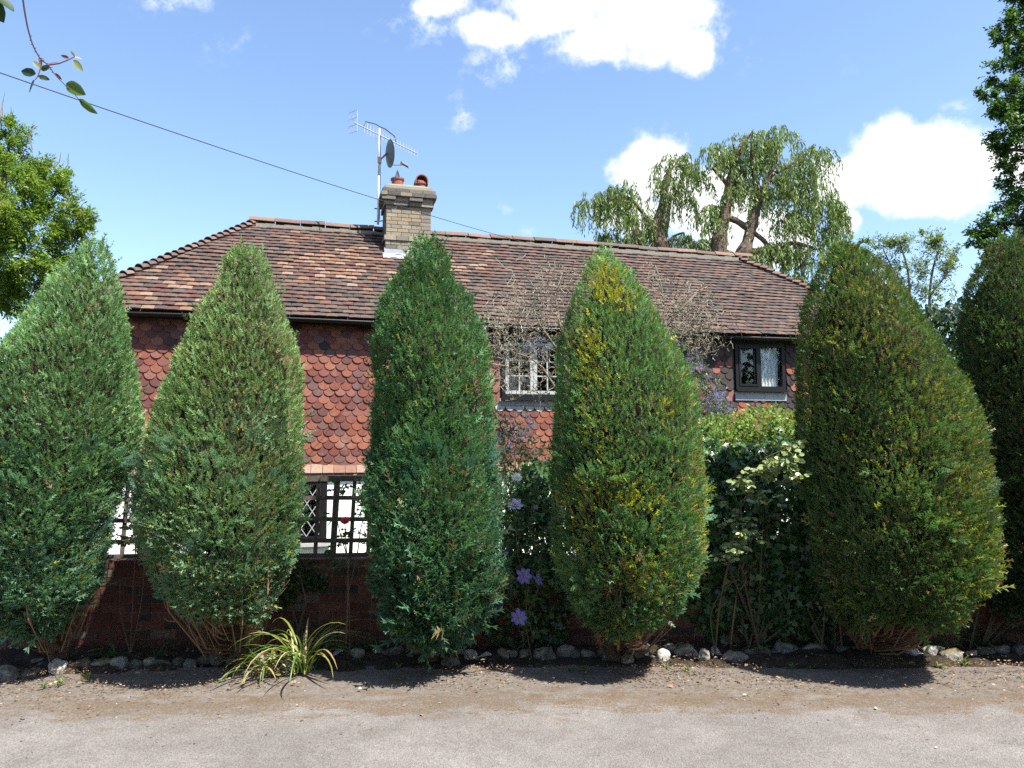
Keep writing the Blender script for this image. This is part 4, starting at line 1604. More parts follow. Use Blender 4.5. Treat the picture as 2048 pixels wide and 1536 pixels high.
def build_stones():
    root = empty('stone_edging', (0, 6.0, 0), 0, 'rough row of grey and white flint stones edging the bed', 'stone edging')
    IV, IF = ico(3)
    mats = [stone_mat('flint_grey', (.055, .052, .048), (.26, .25, .235), .4), stone_mat('flint_white', (.22, .205, .185), (.56, .54, .50), .15),
            stone_mat('flint_dark', (.03, .028, .026), (.13, .125, .118), .45), stone_mat('flint_mossy', (.10, .088, .068), (.34, .32, .29), .95)]
    # x, base y, width, height, kind
    S = [(12, 1362, 46, 26, 0), (52, 1357, 40, 22, 2), (85, 1342, 30, 20, 0), (112, 1349, 40, 28, 1), (74, 1335, 30, 18, 0), (162, 1342, 34, 20, 2), (205, 1340, 42, 26, 3), (237, 1341, 36, 26, 0), (270, 1338, 32, 20, 2),
         (298, 1335, 32, 22, 3), (326, 1336, 30, 16, 2), (352, 1333, 24, 20, 2), (376, 1336, 26, 22, 0), (404, 1330, 32, 18, 2), (436, 1330, 34, 24, 2), (468, 1332, 36, 26, 2), (508, 1330, 36, 24, 0), (545, 1332, 30, 22, 2),
         (582, 1344, 36, 26, 1), (612, 1342, 22, 22, 0), (645, 1322, 30, 24, 2), (676, 1320, 32, 24, 1), (712, 1324, 38, 24, 0), (748, 1320, 36, 22, 3), (784, 1320, 38, 26, 2), (820, 1320, 24, 18, 0), (856, 1328, 50, 22, 3),
         (900, 1339, 38, 34, 2), (942, 1324, 30, 26, 1), (972, 1322, 28, 20, 1), (1006, 1319, 36, 22, 3), (1026, 1319, 20, 22, 0), (1050, 1321, 42, 24, 3), (1092, 1325, 46, 34, 0), (1130, 1320, 34, 24, 0),
         (1155, 1324, 22, 22, 2), (1178, 1324, 34, 26, 0), (1202, 1321, 20, 22, 2), (1226, 1327, 36, 26, 0), (1254, 1331, 26, 22, 3), (1278, 1328, 24, 24, 2), (1292, 1320, 22, 28, 2), (1304, 1330, 22, 20, 0),
         (1324, 1332, 28, 36, 1), (1340, 1315, 30, 24, 0), (1372, 1322, 44, 36, 3), (1409, 1331, 22, 40, 3), (1432, 1318, 24, 26, 1), (1468, 1328, 52, 30, 0), (1502, 1320, 30, 22, 2), (1530, 1316, 36, 24, 2), (1563, 1315, 40, 32, 0),
         (1590, 1312, 30, 24, 0), (1626, 1315, 44, 26, 3), (1660, 1316, 30, 18, 2), (1690, 1316, 30, 24, 0), (1722, 1317, 42, 30, 2), (1750, 1316, 24, 20, 2), (1786, 1326, 28, 26, 2), (1832, 1324, 42, 30, 1), (1866, 1314, 46, 26, 1),
         (1906, 1324, 42, 32, 3), (1942, 1318, 30, 16, 3), (1975, 1312, 34, 18, 2), (2005, 1310, 34, 22, 0), (2040, 1312, 34, 24, 2), (2080, 1312, 40, 24, 0), (2125, 1312, 40, 24, 3)]
    r = np.random.default_rng(17)
    for k, (x, y, w, h, kd) in enumerate(S):
        g = G(x, y, .0)
        sc = g[1] / F
        n1, n2, n3 = SinNoise(2.2, 300 + k), SinNoise(5.5, 400 + k), SinNoise(13, 500 + k)
        V = IV.copy()
        V = np.sign(V) * np.abs(V) ** .82
        V = V * (1 + .26 * n1(V) + .14 * n2(V) - .07 * np.abs(n3(V)))[:, None]
        for q in range(9):
            nq = unit(r.normal(size=3))
            ex = V @ nq - r.uniform(.62, .92)
            V -= np.maximum(ex, 0)[:, None] * nq * .9
        V *= np.array([w * sc * .56, w * sc * r.uniform(.36, .46), h * sc * .64])
        a = r.normal(0, .4)
        ca, sa = math.cos(a), math.sin(a)
        V = np.stack([V[:, 0] * ca - V[:, 1] * sa * .6, V[:, 0] * sa * .6 + V[:, 1] * ca, V[:, 2]], -1)
        me = mesh_np('stone', V, IF, smooth=True)
        link('stone', me, mats[kd], root, (g[0], g[1] + w * sc * .12 - 6.0, h * sc * .30))


build_stones()


# ------------------------------------------------------------------ loose litter
def build_litter():
    r = np.random.default_rng(44)
    n = 11000
    x = r.uniform(-5.5, 5.5, n)
    y = np.where(r.random(n) < .72, 5.97 - r.exponential(.24, n), r.uniform(5.9, 6.6, n))
    dn = SinNoise(2.2, 45)
    pp = np.stack([x, y * 1.5, x * 0], -1)
    ok = (y > 3.4) & (dn(pp) + .5 * SinNoise(7, 46)(pp) + r.normal(0, .35, n) > -.15 - .5 * (y > 5.6))
    x, y = x[ok], y[ok]
    n = len(x)
    z = np.where(y > 5.85, np.interp(y, [5.8, 6.05], [.02, .06]) + .03, .024)
    pos = np.stack([x, y, z], -1)
    a = r.uniform(0, 6.28, n)
    ax = np.stack([np.cos(a), np.sin(a), r.normal(0, .15, n)], -1)
    nr = np.stack([r.normal(0, .3, n), r.normal(0, .3, n), np.ones(n)], -1)
    base = np.array([(.16, .10, .055), (.25, .17, .10), (.09, .06, .04), (.40, .33, .24), (.20, .12, .06)])[r.choice(5, n, p=[.34, .22, .32, .03, .09])]
    V, Fc, C = scatter(LEAF[0], LEAF[1], pos, ax, nr, r.uniform(.008, .028, n) * np.where(r.random(n) < .05, 1.8, 1), base * r.uniform(.7, 1.2, (n, 1)))
    o = link('leaf_litter', mesh_np('leaf_litter', V, Fc, C), M['litter'])
    tag(o, 'scattered brown leaf litter and needles along the verge', 'leaf litter', kind='stuff')
    # grit and chips
    IV, IF = ico(1)
    mb = MB()
    for k in range(150):
        q = np.array([r.uniform(-5, 5), 6.0 - abs(r.normal(0, .9)), .018])
        if q[1] < 2.6:
            continue
        s = r.uniform(.003, .009) * (1.8 if r.random() < .05 else 1)
        c = np.array([.30, .28, .25]) * r.uniform(.4, 1.3)
        mb.add(IV * s * np.array([1, r.uniform(.6, 1), .6]) + q, IF, c)
    o = mb.obj('grit', M['litter'], color=True)
    tag(o, 'pale grit and stone chips on the lane', 'grit', kind='stuff')


build_litter()


# ------------------------------------------------------------------ ivy and hedge on the right
def leaf_mass(name, label, cat, blobs, n, tmpl, size, cols, material, seed, shell=.55, face=(0, -1, .35), stem_to=None, kind=None, group=None, down=0.0, flowers=None, stems=0, rootpos=None, stemcol=(.12, .09, .06)):
    """a shrub: leaves through ellipsoids given as (centre, radii)"""
    r = np.random.default_rng(seed)
    blobs = [(np.asarray(c, float), np.asarray(q, float)) for c, q in blobs]
    vol = np.array([np.prod(q) ** (2 / 3) for c, q in blobs])
    cnt = r.multinomial(n, vol / vol.sum())
    base = np.asarray(rootpos if rootpos is not None else (blobs[0][0][0], blobs[0][0][1], 0.0), float)
    root = empty(name, base, 0, label, cat, group, kind)
    ps, ns = [], []
    for (c, q), m_ in zip(blobs, cnt):
        d = unit(r.normal(size=(m_, 3)))
        rr = 1 - shell * r.random(m_) ** 1.6
        nz = SinNoise(3.5, seed + m_)
        rr = rr * (1 + .16 * nz(d * 2 + c))
        ps.append(c + d * q * rr[:, None])
        ns.append(d)
    p, nr = np.concatenate(ps), np.concatenate(ns)
    m_ = len(p)
    nn = unit(nr * .6 + np.array(face) + r.normal(0, .45, (m_, 3)))
    ax = unit(r.normal(0, .7, (m_, 3)) + np.array([0, 0, .5 - down]) + nr * .4)
    cols = np.asarray(cols, float)
    col = cols[r.integers(0, len(cols), m_)] * r.uniform(.75, 1.25, (m_, 1))
    V, Fc, C = scatter(tmpl[0], tmpl[1], p - base, ax, nn, size * r.uniform(.6, 1.25, m_), col)
    link('foliage', mesh_np('foliage', V, Fc, C), M[material], root)
    if flowers:
        fn, fcols, fs, fblobs = flowers
        fp = []
        for (c, q) in fblobs:
            c, q = np.asarray(c, float), np.asarray(q, float)
            k = fn // len(fblobs)
            cl = c + unit(r.normal(size=(k, 3))) * q * (1 - .35 * r.random((k, 1)))
            for s in cl:
                fp.append(s + r.normal(0, .018, (26, 3)) * np.array([1, 1, 1.5]))
        fp = np.concatenate(fp)
        fc = np.asarray(fcols)[r.integers(0, len(fcols), len(fp))]
        V, Fc, C = scatter(LEAF[0], LEAF[1], fp - base, r.normal(size=(len(fp), 3)), r.normal(size=(len(fp), 3)), fs * r.uniform(.6, 1.3, len(fp)), fc)
        link('blossom', mesh_np('blossom', V, Fc, C), M['petal'], root)
    if stems:
        mb = MB()
        for k in range(stems):
            e = p[r.integers(m_)]
            s0 = base + np.array([r.normal(0, .05), r.normal(0, .04), 0])
            md = (s0 + e) / 2 + r.normal(0, .08, 3)
            mb.tube(np.array([s0, md, e]) - base, [.012, .008, .003], 4, stemcol, False)
        mb.obj('stems', M['twig'], root, color=True)
    return root


def px_blob(x, y, rx, ry, Y, rd):
    c = P(x, y, Y)
    return (c, (rx * Y / F, rd, ry * Y / F))


GRN_IVY = [(.032, .085, .022), (.045, .11, .028), (.026, .065, .022), (.06, .135, .03)]
leaf_mass('ivy', 'dark glossy ivy covering the garden wall between the golden and olive conifers', 'ivy',
          [px_blob(1470, 1000, 90, 120, 6.75, .14), px_blob(1560, 1000, 90, 130, 6.75, .14), px_blob(1480, 1180, 110, 110, 6.68, .10), px_blob(1590, 1180, 90, 110, 6.68, .10),
           px_blob(1420, 1100, 50, 180, 6.7, .12), px_blob(1640, 1120, 60, 160, 6.7, .12), px_blob(1420, 940, 40, 70, 6.75, .12)],
          7500, IVY, .062, GRN_IVY, 'gloss_leaf', 61, .5, (0, -1.2, .3), down=1.3, stems=14, rootpos=(P(1510, 1290, 6.66)[0], 6.62, .02))
leaf_mass('ivy', 'dark ivy on the wall behind the purple clematis', 'ivy',
          [px_blob(1060, 1090, 60, 120, 6.78, .12), px_blob(1020, 1190, 60, 100, 6.68, .1), px_blob(1090, 1200, 60, 100, 6.68, .1), px_blob(1080, 980, 45, 70, 6.85, .14)],
          2600, IVY, .055, GRN_IVY, 'gloss_leaf', 62, .5, (0, -1.2, .3), down=1.3, stems=8, rootpos=(P(1050, 1290, 6.66)[0], 6.62, .02))
leaf_mass('ivy', 'small-leaved creeper patch on the brick wall behind the variegated clump', 'ivy',
          [px_blob(600, 1150, 28, 34, WY - .03, .03), px_blob(635, 1165, 22, 20, WY - .03, .03), px_blob(575, 1190, 20, 30, WY - .03, .03)],
          520, IVY, .032, [(.03, .075, .02), (.045, .10, .03), (.025, .06, .02)], 'leaf', 63, .8, (0, -1.2, .3), down=.6, stems=5, rootpos=(P(590, 1290, 6.66)[0], 6.66, .02))
leaf_mass('ivy', 'shaded ivy on the wall between the olive conifer and the right edge', 'ivy',
          [px_blob(1960, 1120, 90, 150, 6.78, .14), px_blob(2080, 1100, 90, 160, 6.78, .14), px_blob(1760, 1150, 110, 130, 6.72, .1)],
          2300, IVY, .06, GRN_IVY, 'gloss_leaf', 64, .5, (0, -1.2, .3), down=1.3, stems=8, rootpos=(P(1950, 1290, 6.66)[0], 6.62, .02))
leaf_mass('shrub', 'sunlit yellow-green shrub below the right upper window', 'shrub',
          [px_blob(1450, 880, 60, 55, 8.0, .4), px_blob(1530, 865, 60, 55, 8.0, .4), px_blob(1590, 880, 60, 60, 8.0, .4), px_blob(1420, 900, 50, 60, 7.8, .35), px_blob(1500, 980, 120, 90, 7.9, .4)],
          12000, LEAF, .045, [(.15, .22, .03), (.19, .24, .035), (.11, .18, .03), (.08, .15, .025)], 'leaf', 65, .5, (0, -.4, .9), stems=24, rootpos=(P(1500, 1000, 8.0)[0], 8.0, -.38))
leaf_mass('hedge', 'dark evergreen hedge behind the two rightmost conifers', 'hedge',
          [px_blob(1890, 720, 60, 120, 9.5, .6), px_blob(1980, 760, 90, 160, 9.5, .6), px_blob(1900, 900, 100, 140, 9.3, .6), px_blob(2060, 800, 90, 170, 9.5, .6), px_blob(1960, 980, 130, 120, 9.2, .6), px_blob(1860, 660, 30, 50, 9.8, .4), px_blob(1905, 640, 30, 40, 9.8, .4)],
          9000, LEAF, .09, [(.022, .045, .018), (.03, .058, .022), (.018, .036, .018)], 'leaf', 66, .5, (0, -.6, .6), stems=24, rootpos=(P(1950, 1000, 9.4)[0], 9.4, -.5))
BLUE = [(.20, .19, .42), (.26, .25, .50), (.32, .31, .55), (.17, .16, .36)]
leaf_mass('flowering_shrub', 'blue-flowered wall shrub under the dark tiles left of the right upper window', 'shrub',
          [px_blob(1420, 800, 35, 60, 11.2, .25), px_blob(1395, 740, 22, 50, 11.3, .2), px_blob(1440, 830, 35, 35, 11.0, .25)],
          1500, LEAF, .045, [(.05, .08, .02), (.08, .11, .03), (.035, .06, .02)], 'leaf', 67, .8, (0, -.6, .6),
          flowers=(150, BLUE, .014, [px_blob(1418, 795, 32, 55, 11.1, .25), px_blob(1388, 725, 20, 30, 11.2, .2), px_blob(1440, 810, 26, 30, 10.9, .2)]), stems=20, rootpos=(P(1420, 900, 11.3)[0], 11.3, -.6))
leaf_mass('flowering_shrub', 'dark blue-flowered wall shrub under the middle upper window', 'shrub',
          [px_blob(1030, 870, 40, 45, 10.6, .25), px_blob(1010, 920, 40, 50, 10.4, .25), px_blob(1070, 930, 40, 50, 10.5, .25), px_blob(1000, 860, 20, 40, 10.6, .2)],
          1500, LEAF, .05, [(.04, .07, .02), (.06, .09, .03), (.025, .05, .02)], 'leaf', 68, .8, (0, -.6, .6),
          flowers=(130, BLUE, .014, [px_blob(1035, 850, 36, 32, 10.5, .25), px_blob(1005, 890, 30, 45, 10.4, .2), px_blob(1080, 690, 40, 20, 10.9, .2)]), stems=20, rootpos=(P(1040, 960, 10.7)[0], 10.7, -.6))


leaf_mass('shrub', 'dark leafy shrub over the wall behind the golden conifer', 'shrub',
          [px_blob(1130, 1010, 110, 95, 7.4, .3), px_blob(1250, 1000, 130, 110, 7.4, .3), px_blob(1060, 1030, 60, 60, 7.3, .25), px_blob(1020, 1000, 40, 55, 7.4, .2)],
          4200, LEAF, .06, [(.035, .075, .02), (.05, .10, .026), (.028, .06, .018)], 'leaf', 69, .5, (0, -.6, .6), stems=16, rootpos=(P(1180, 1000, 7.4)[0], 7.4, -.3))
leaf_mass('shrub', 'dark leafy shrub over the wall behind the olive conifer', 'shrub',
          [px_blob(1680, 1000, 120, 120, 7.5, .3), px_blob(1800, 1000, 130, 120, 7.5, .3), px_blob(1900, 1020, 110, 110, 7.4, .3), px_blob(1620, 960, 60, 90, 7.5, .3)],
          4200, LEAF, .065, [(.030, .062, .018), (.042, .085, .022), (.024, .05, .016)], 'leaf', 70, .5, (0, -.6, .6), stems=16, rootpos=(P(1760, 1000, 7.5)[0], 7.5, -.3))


leaf_mass('unseen_hedgerow', 'tall unseen hedge across the lane behind the viewer, added to darken window reflections', 'hedge',  # unseen, added so the windows reflect dark leaves and the fill drops
          [((x, -11 + math.sin(x) * .6, 4.6 + .5 * math.sin(x * .7)), (2.8, 1.6, 5.2 + .8 * math.sin(x * 1.3))) for x in range(-26, 62, 4)],
          11000, LEAF, .75, [(.035, .07, .02), (.05, .09, .025), (.028, .055, .018)], 'leaf', 75, .6, (0, .8, .4), stems=30, rootpos=(2, -11, -.02))


# ------------------------------------------------------------------ bare twiggy shrub before the eaves
def grow(limbs, targets, r, rad0, rad1, seg=.35, curl=.06):
    """limbs: polylines; targets join the nearest grown point; returns list of (pts, r0, r1)"""
    nodes = np.concatenate(limbs)
    dist0 = np.zeros(len(nodes))
    out = []
    order = np.argsort(np.min(np.linalg.norm(targets[:, None] - nodes[None], axis=2), axis=1))
    cap = [nodes]
    N = nodes
    for k in order:
        t_ = targets[k]
        d = np.linalg.norm(N - t_, axis=1)
        j = int(np.argmin(d))
        a = N[j]
        L = d[j]
        if L < .02:
            continue
        m1 = a + (t_ - a) * .33 + r.normal(0, curl * L, 3)
        m2 = a + (t_ - a) * .66 + r.normal(0, curl * L, 3) + np.array([0, 0, .06 * L])
        out.append((np.array([a, m1, m2, t_]), L))
        N = np.concatenate([N, [m1, m2, t_]])
    return out


def build_bare_shrub():
    r = np.random.default_rng(55)
    Yb = 9.9
    base = np.array([P(1190, 900, Yb)[0], Yb, -.5])
    root = empty('bare_shrub', base, 0, 'leafless grey twiggy shrub rising over the eaves behind the golden conifer', 'shrub')
    W = lambda x, y, dy=0: P(x, y, Yb + dy)
    L = [np.array([base, W(1190, 950), W(1188, 860), W(1180, 790), W(1160, 745), W(1115, 700, -.1), W(1080, 650, -.2), W(1060, 600, -.2)]),
         np.array([W(1180, 790), W(1140, 800, -.1), W(1110, 775, -.2), W(1085, 735, -.3), W(1060, 715, -.3), W(1010, 700, -.4)]),
         np.array([W(1160, 745), W(1120, 650, .1), W(1110, 590, .2), W(1125, 545, .2)]),
         np.array([W(1188, 860), W(1250, 760), W(1300, 690, .1), W(1330, 620, .1), W(1320, 560, .1), W(1310, 530, .1)]),
         np.array([W(1250, 760), W(1320, 700, -.2), W(1380, 660, -.2), W(1430, 640, -.2)]),
         np.array([W(1300, 690, .1), W(1370, 610, .2), W(1400, 580, .2)])]
    mb = MB()
    c0 = np.array([.23, .19, .135])
    for k, l in enumerate(L):
        rr = np.linspace(.022 if k else .045, .007, len(l))
        mb.tube(l - base, rr, 6, c0 * .75)
    mb.obj('limbs', M['twig'], root, smooth=True, color=True)
    T = []
    for (x, y, rx, ry, n) in ((1040, 690, 85, 80, 1300), (1000, 650, 45, 55, 320), (1080, 610, 90, 65, 800), (1120, 555, 50, 40, 90), (1020, 740, 55, 55, 330), (1050, 775, 50, 30, 60),
                              (1370, 650, 80, 50, 1100), (1390, 690, 55, 28, 400), (1340, 600, 60, 45, 330), (1310, 550, 30, 40, 70), (1410, 600, 25, 40, 70), (1380, 620, 40, 50, 260), (1080, 540, 30, 30, 25)):
        q = r.normal(0, .48, (n, 2))
        for a, b in q:
            T.append(W(x + a * rx, y + b * ry, r.normal(0, .28)))
    segs = grow(L, np.array(T), r, .01, .003, curl=.09)
    mb = MB()
    for pts, Ln in segs:
        c = np.array([.215, .19, .14]) * r.uniform(.6, 1.35)
        ra = float(np.clip(.0048 + .008 * Ln, .005, .010))
        mb.tube(pts - base, [ra, ra * .85, ra * .7, ra * .45], 3, c, False)
    mb.obj('twigs', M['twig'], root, color=True)
    # a few opening buds
    p = np.array(T)[r.choice(len(T), 420)]
    V, Fc, C = scatter(LEAF[0], LEAF[1], p - base, r.normal(size=(420, 3)) + np.array([0, 0, .6]), r.normal(size=(420, 3)), r.uniform(.015, .035, 420), np.array([.16, .16, .05]) * r.uniform(.6, 1.2, (420, 1)))
    link('buds', mesh_np('buds', V, Fc, C), M['leaf'], root)['kind'] = 'stuff'


build_bare_shrub()


# ------------------------------------------------------------------ background trees
def tree(name, label, cat, Y, base_px, blobs, limbs, n, tmpl, size, cols, seed, spray=5, bark='bark', shell=.7, group=None, droop=0.0, gr=-.6, twigs=60, spread=1.0, wood=(.13, .10, .075)):
    """blobs in photo pixels (x, y, rx, ry, dY); limbs polylines of (x, y, width px)"""
    r = np.random.default_rng(seed)
    b0 = P(base_px, 600, Y)
    base = np.array([b0[0], Y, gr])
    root = empty(name, base, 0, label, cat, group)
    mb = MB()
    LM = []
    for l in limbs:
        pts = np.array([P(x, y, Y + (q[0] if q else 0)) for x, y, w, *q in l])
        w = np.array([e[2] for e in l]) * Y / F / 2
        if pts[0][2] < 1.0 or l is limbs[0]:
            pts = np.concatenate([[base], pts])
            w = np.concatenate([[w[0] * 1.25], w])
        t_ = np.arange(len(pts))
        tt = np.linspace(0, len(pts) - 1, (len(pts) - 1) * 3 + 1)
        # smooth the polyline a little
        sm = np.stack([np.interp(tt, t_, pts[:, k]) for k in range(3)], -1)
        for _ in range(2):
            sm[1:-1] = sm[1:-1] * .5 + (sm[2:] + sm[:-2]) * .25
        mb.tube(sm - base, np.interp(tt, t_, w), 8)
        LM.append(sm)
    mb.obj('trunk', M[bark], root, smooth=True)
    B = [(P(x, y, Y + dY), np.array([rx * Y / F, .8 * (rx + ry) / 2 * Y / F, ry * Y / F])) for x, y, rx, ry, dY in blobs]
    wt = np.array([np.prod(q) ** (2 / 3.) for c, q in B])
    cnt = r.multinomial(n, wt / wt.sum())
    P0, N0 = [], []
    for (c, q), k in zip(B, cnt):
        # leaf clumps: a few dozen sub-centres in every lobe so that gaps stay between them
        nc = max(4, int(k / 26))
        d = unit(r.normal(size=(nc, 3)))
        cc = c + d * q * (1 - shell * r.random((nc, 1)) ** 1.5)
        pick = r.integers(0, nc, k)
        P0.append(cc[pick] + r.normal(0, 1, (k, 3)) * q * .16 * spread)
        N0.append(d[pick])
    p, nr = np.concatenate(P0), np.concatenate(N0)
    m_ = len(p)
    ax0 = unit(nr * .8 + r.normal(0, .7, (m_, 3)) + np.array([0, 0, .1 - droop]))
    side = unit(np.cross(ax0, r.normal(size=(m_, 3)) + np.array([0, 0, 1.5])))
    cols = np.asarray(cols, float)
    cn = SinNoise(1.1, seed)
    ci = np.clip(((cn(p) * .5 + .5 + r.normal(0, .25, m_)) * len(cols)).astype(int), 0, len(cols) - 1)
    base_c = cols[ci] * r.uniform(.75, 1.25, (m_, 1))
    parts = []
    for k in range(spray):
        s = (-1) ** k
        pos = p + ax0 * (size * .55 * k / 2)[..., None] if isinstance(size, np.ndarray) else p + ax0 * (size * .5 * (k // 2))
        a = unit(ax0 * .6 + side * s * (0 if k == spray - 1 else 1) + np.array([0, 0, -droop * .5]) + r.normal(0, .15, (m_, 3)))
        nn = unit(np.array([0, -.25, 1.0]) + r.normal(0, .5, (m_, 3)))
        parts.append(scatter(tmpl[0], tmpl[1], pos - base, a, nn, size * r.uniform(.7, 1.2, m_), base_c))
    V, Fc, C = merge(parts)
    link('crown', mesh_np('crown', V, Fc, C), M['leaf'], root)
    if twigs:
        tg = p[r.choice(m_, min(twigs, m_), replace=False)]
        mb = MB()
        for pts, Ln in grow(LM, tg, r, .02, .006, curl=.06):
            ra = float(np.clip(.006 + .012 * Ln, .006, .03)) * Y / 22
            mb.tube(pts - base, [ra * 1.2, ra, ra * .75, ra * .4], 4, wood, False)
        mb.obj('branches', M['twig'], root, color=True)['kind'] = 'stuff'
    return root, LM


ash, ALM = tree('broadleaf_tree', 'sunlit yellow-green leafy tree rising behind the leftmost conifer', 'tree', 20.0, -40,
                [(20, 300, 50, 45, 0), (-40, 330, 70, 60, .5), (60, 360, 55, 55, -.5), (105, 350, 35, 30, 0), (30, 430, 70, 60, -1), (110, 430, 60, 60, 0), (150, 450, 30, 40, .3), (-30, 450, 60, 80, 0),
                 (40, 520, 80, 55, -.6), (120, 510, 50, 50, .2), (0, 590, 60, 50, 0), (70, 580, 60, 40, 0), (-60, 560, 70, 80, 0), (172, 440, 14, 18, 0), (15, 255, 20, 22, 0)],
                [[(-40, 640, 26), (-25, 520, 20), (0, 420, 14), (15, 330, 8), (20, 260, 4)], [(-25, 520, 14), (50, 460, 9), (110, 400, 5), (120, 350, 3)], [(-30, 560, 12), (60, 530, 8), (130, 480, 5), (170, 440, 3)]],
                8500, quad_leaf(.36), .125, [(.12, .205, .026), (.15, .225, .03), (.095, .17, .024), (.18, .23, .04)], 71, 6, gr=-.6, twigs=140)


def dead_twigs():
    mb = MB()
    base = np.array(ash.location)
    r = np.random.default_rng(8)
    for (x, y, x2, y2) in ((65, 300, 68, 242), (3, 260, 8, 200), (60, 420, 95, 308), (105, 340, 122, 305), (125, 345, 137, 306), (20, 235, 22, 212), (5, 235, 10, 186), (100, 345, 112, 306), (135, 410, 140, 398), (162, 440, 162, 418)):
        a, b = P(x, y, 20), P(x2, y2, 20)
        mb.tube(np.array([a, (a + b) / 2 + r.normal(0, .04, 3), b]) - base, [.018, .013, .007], 4, (.18, .13, .10), False)
    mb.obj('dead_twigs', M['twig'], ash, color=True)


dead_twigs()
tree('broadleaf_tree', 'tall dark green broadleaf tree at the top right corner', 'tree', 19.0, 2130,
     [(2030, 45, 35, 35, 0), (2060, 90, 50, 50, 0), (2000, 85, 22, 22, 0), (2010, 150, 35, 32, 0), (1982, 192, 24, 18, 0), (2030, 210, 45, 40, -.3), (1995, 228, 30, 22, 0), (2020, 290, 38, 35, 0), (1990, 300, 20, 20, 0), (2040, 350, 45, 45, .3),
      (1995, 340, 28, 18, 0), (2030, 420, 38, 40, 0), (1975, 455, 34, 22, 0), (1950, 475, 16, 22, 0), (2010, 475, 45, 35, 0), (2070, 270, 50, 90, 0), (2080, 430, 60, 70, 0), (2090, 150, 50, 90, 0), (2085, 30, 60, 60, 0), (2160, 200, 60, 220, 0), (1985, 500, 25, 20, 0),
      (2050, -30, 50, 40, 0)],
     [[(2130, 620, 40), (2125, 450, 32), (2115, 300, 26), (2105, 150, 18), (2090, 20, 9)], [(2120, 420, 14), (2070, 420, 9), (1990, 460, 4)], [(2115, 320, 12), (2060, 300, 8), (1995, 300, 4)], [(2110, 220, 11), (2060, 200, 7), (1990, 195, 3)], [(2105, 130, 9), (2050, 90, 6), (2005, 85, 3)]],
     9500, LEAF, .105, [(.05, .105, .024), (.068, .135, .03), (.09, .165, .038), (.04, .085, .022)], 72, 5, twigs=120, droop=.25)
tree('young_tree', 'airy young tree with sparse pale leaves between the two rightmost conifers', 'tree', 17.0, 1820,
     [(1770, 500, 40, 28, 0), (1720, 490, 22, 14, 0), (1810, 490, 30, 24, 0), (1870, 510, 30, 40, 0), (1885, 480, 22, 22, 0), (1820, 540, 34, 30, 0), (1905, 545, 24, 34, 0), (1860, 570, 34, 30, 0), (1800, 570, 26, 20, 0), (1915, 500, 12, 20, 0), (1850, 475, 14, 16, 0)],
     [[(1822, 640, 6), (1820, 580, 5), (1815, 530, 4), (1800, 490, 2)], [(1860, 660, 6), (1858, 590, 5), (1866, 530, 4), (1885, 480, 2)], [(1820, 590, 4), (1785, 540, 3), (1765, 495, 2)], [(1860, 590, 4), (1885, 560, 3), (1908, 530, 2)]],
     2000, LEAF, .052, [(.11, .17, .03), (.085, .145, .03), (.15, .20, .045)], 73, 5, twigs=170, spread=1.5, wood=(.16, .13, .09))


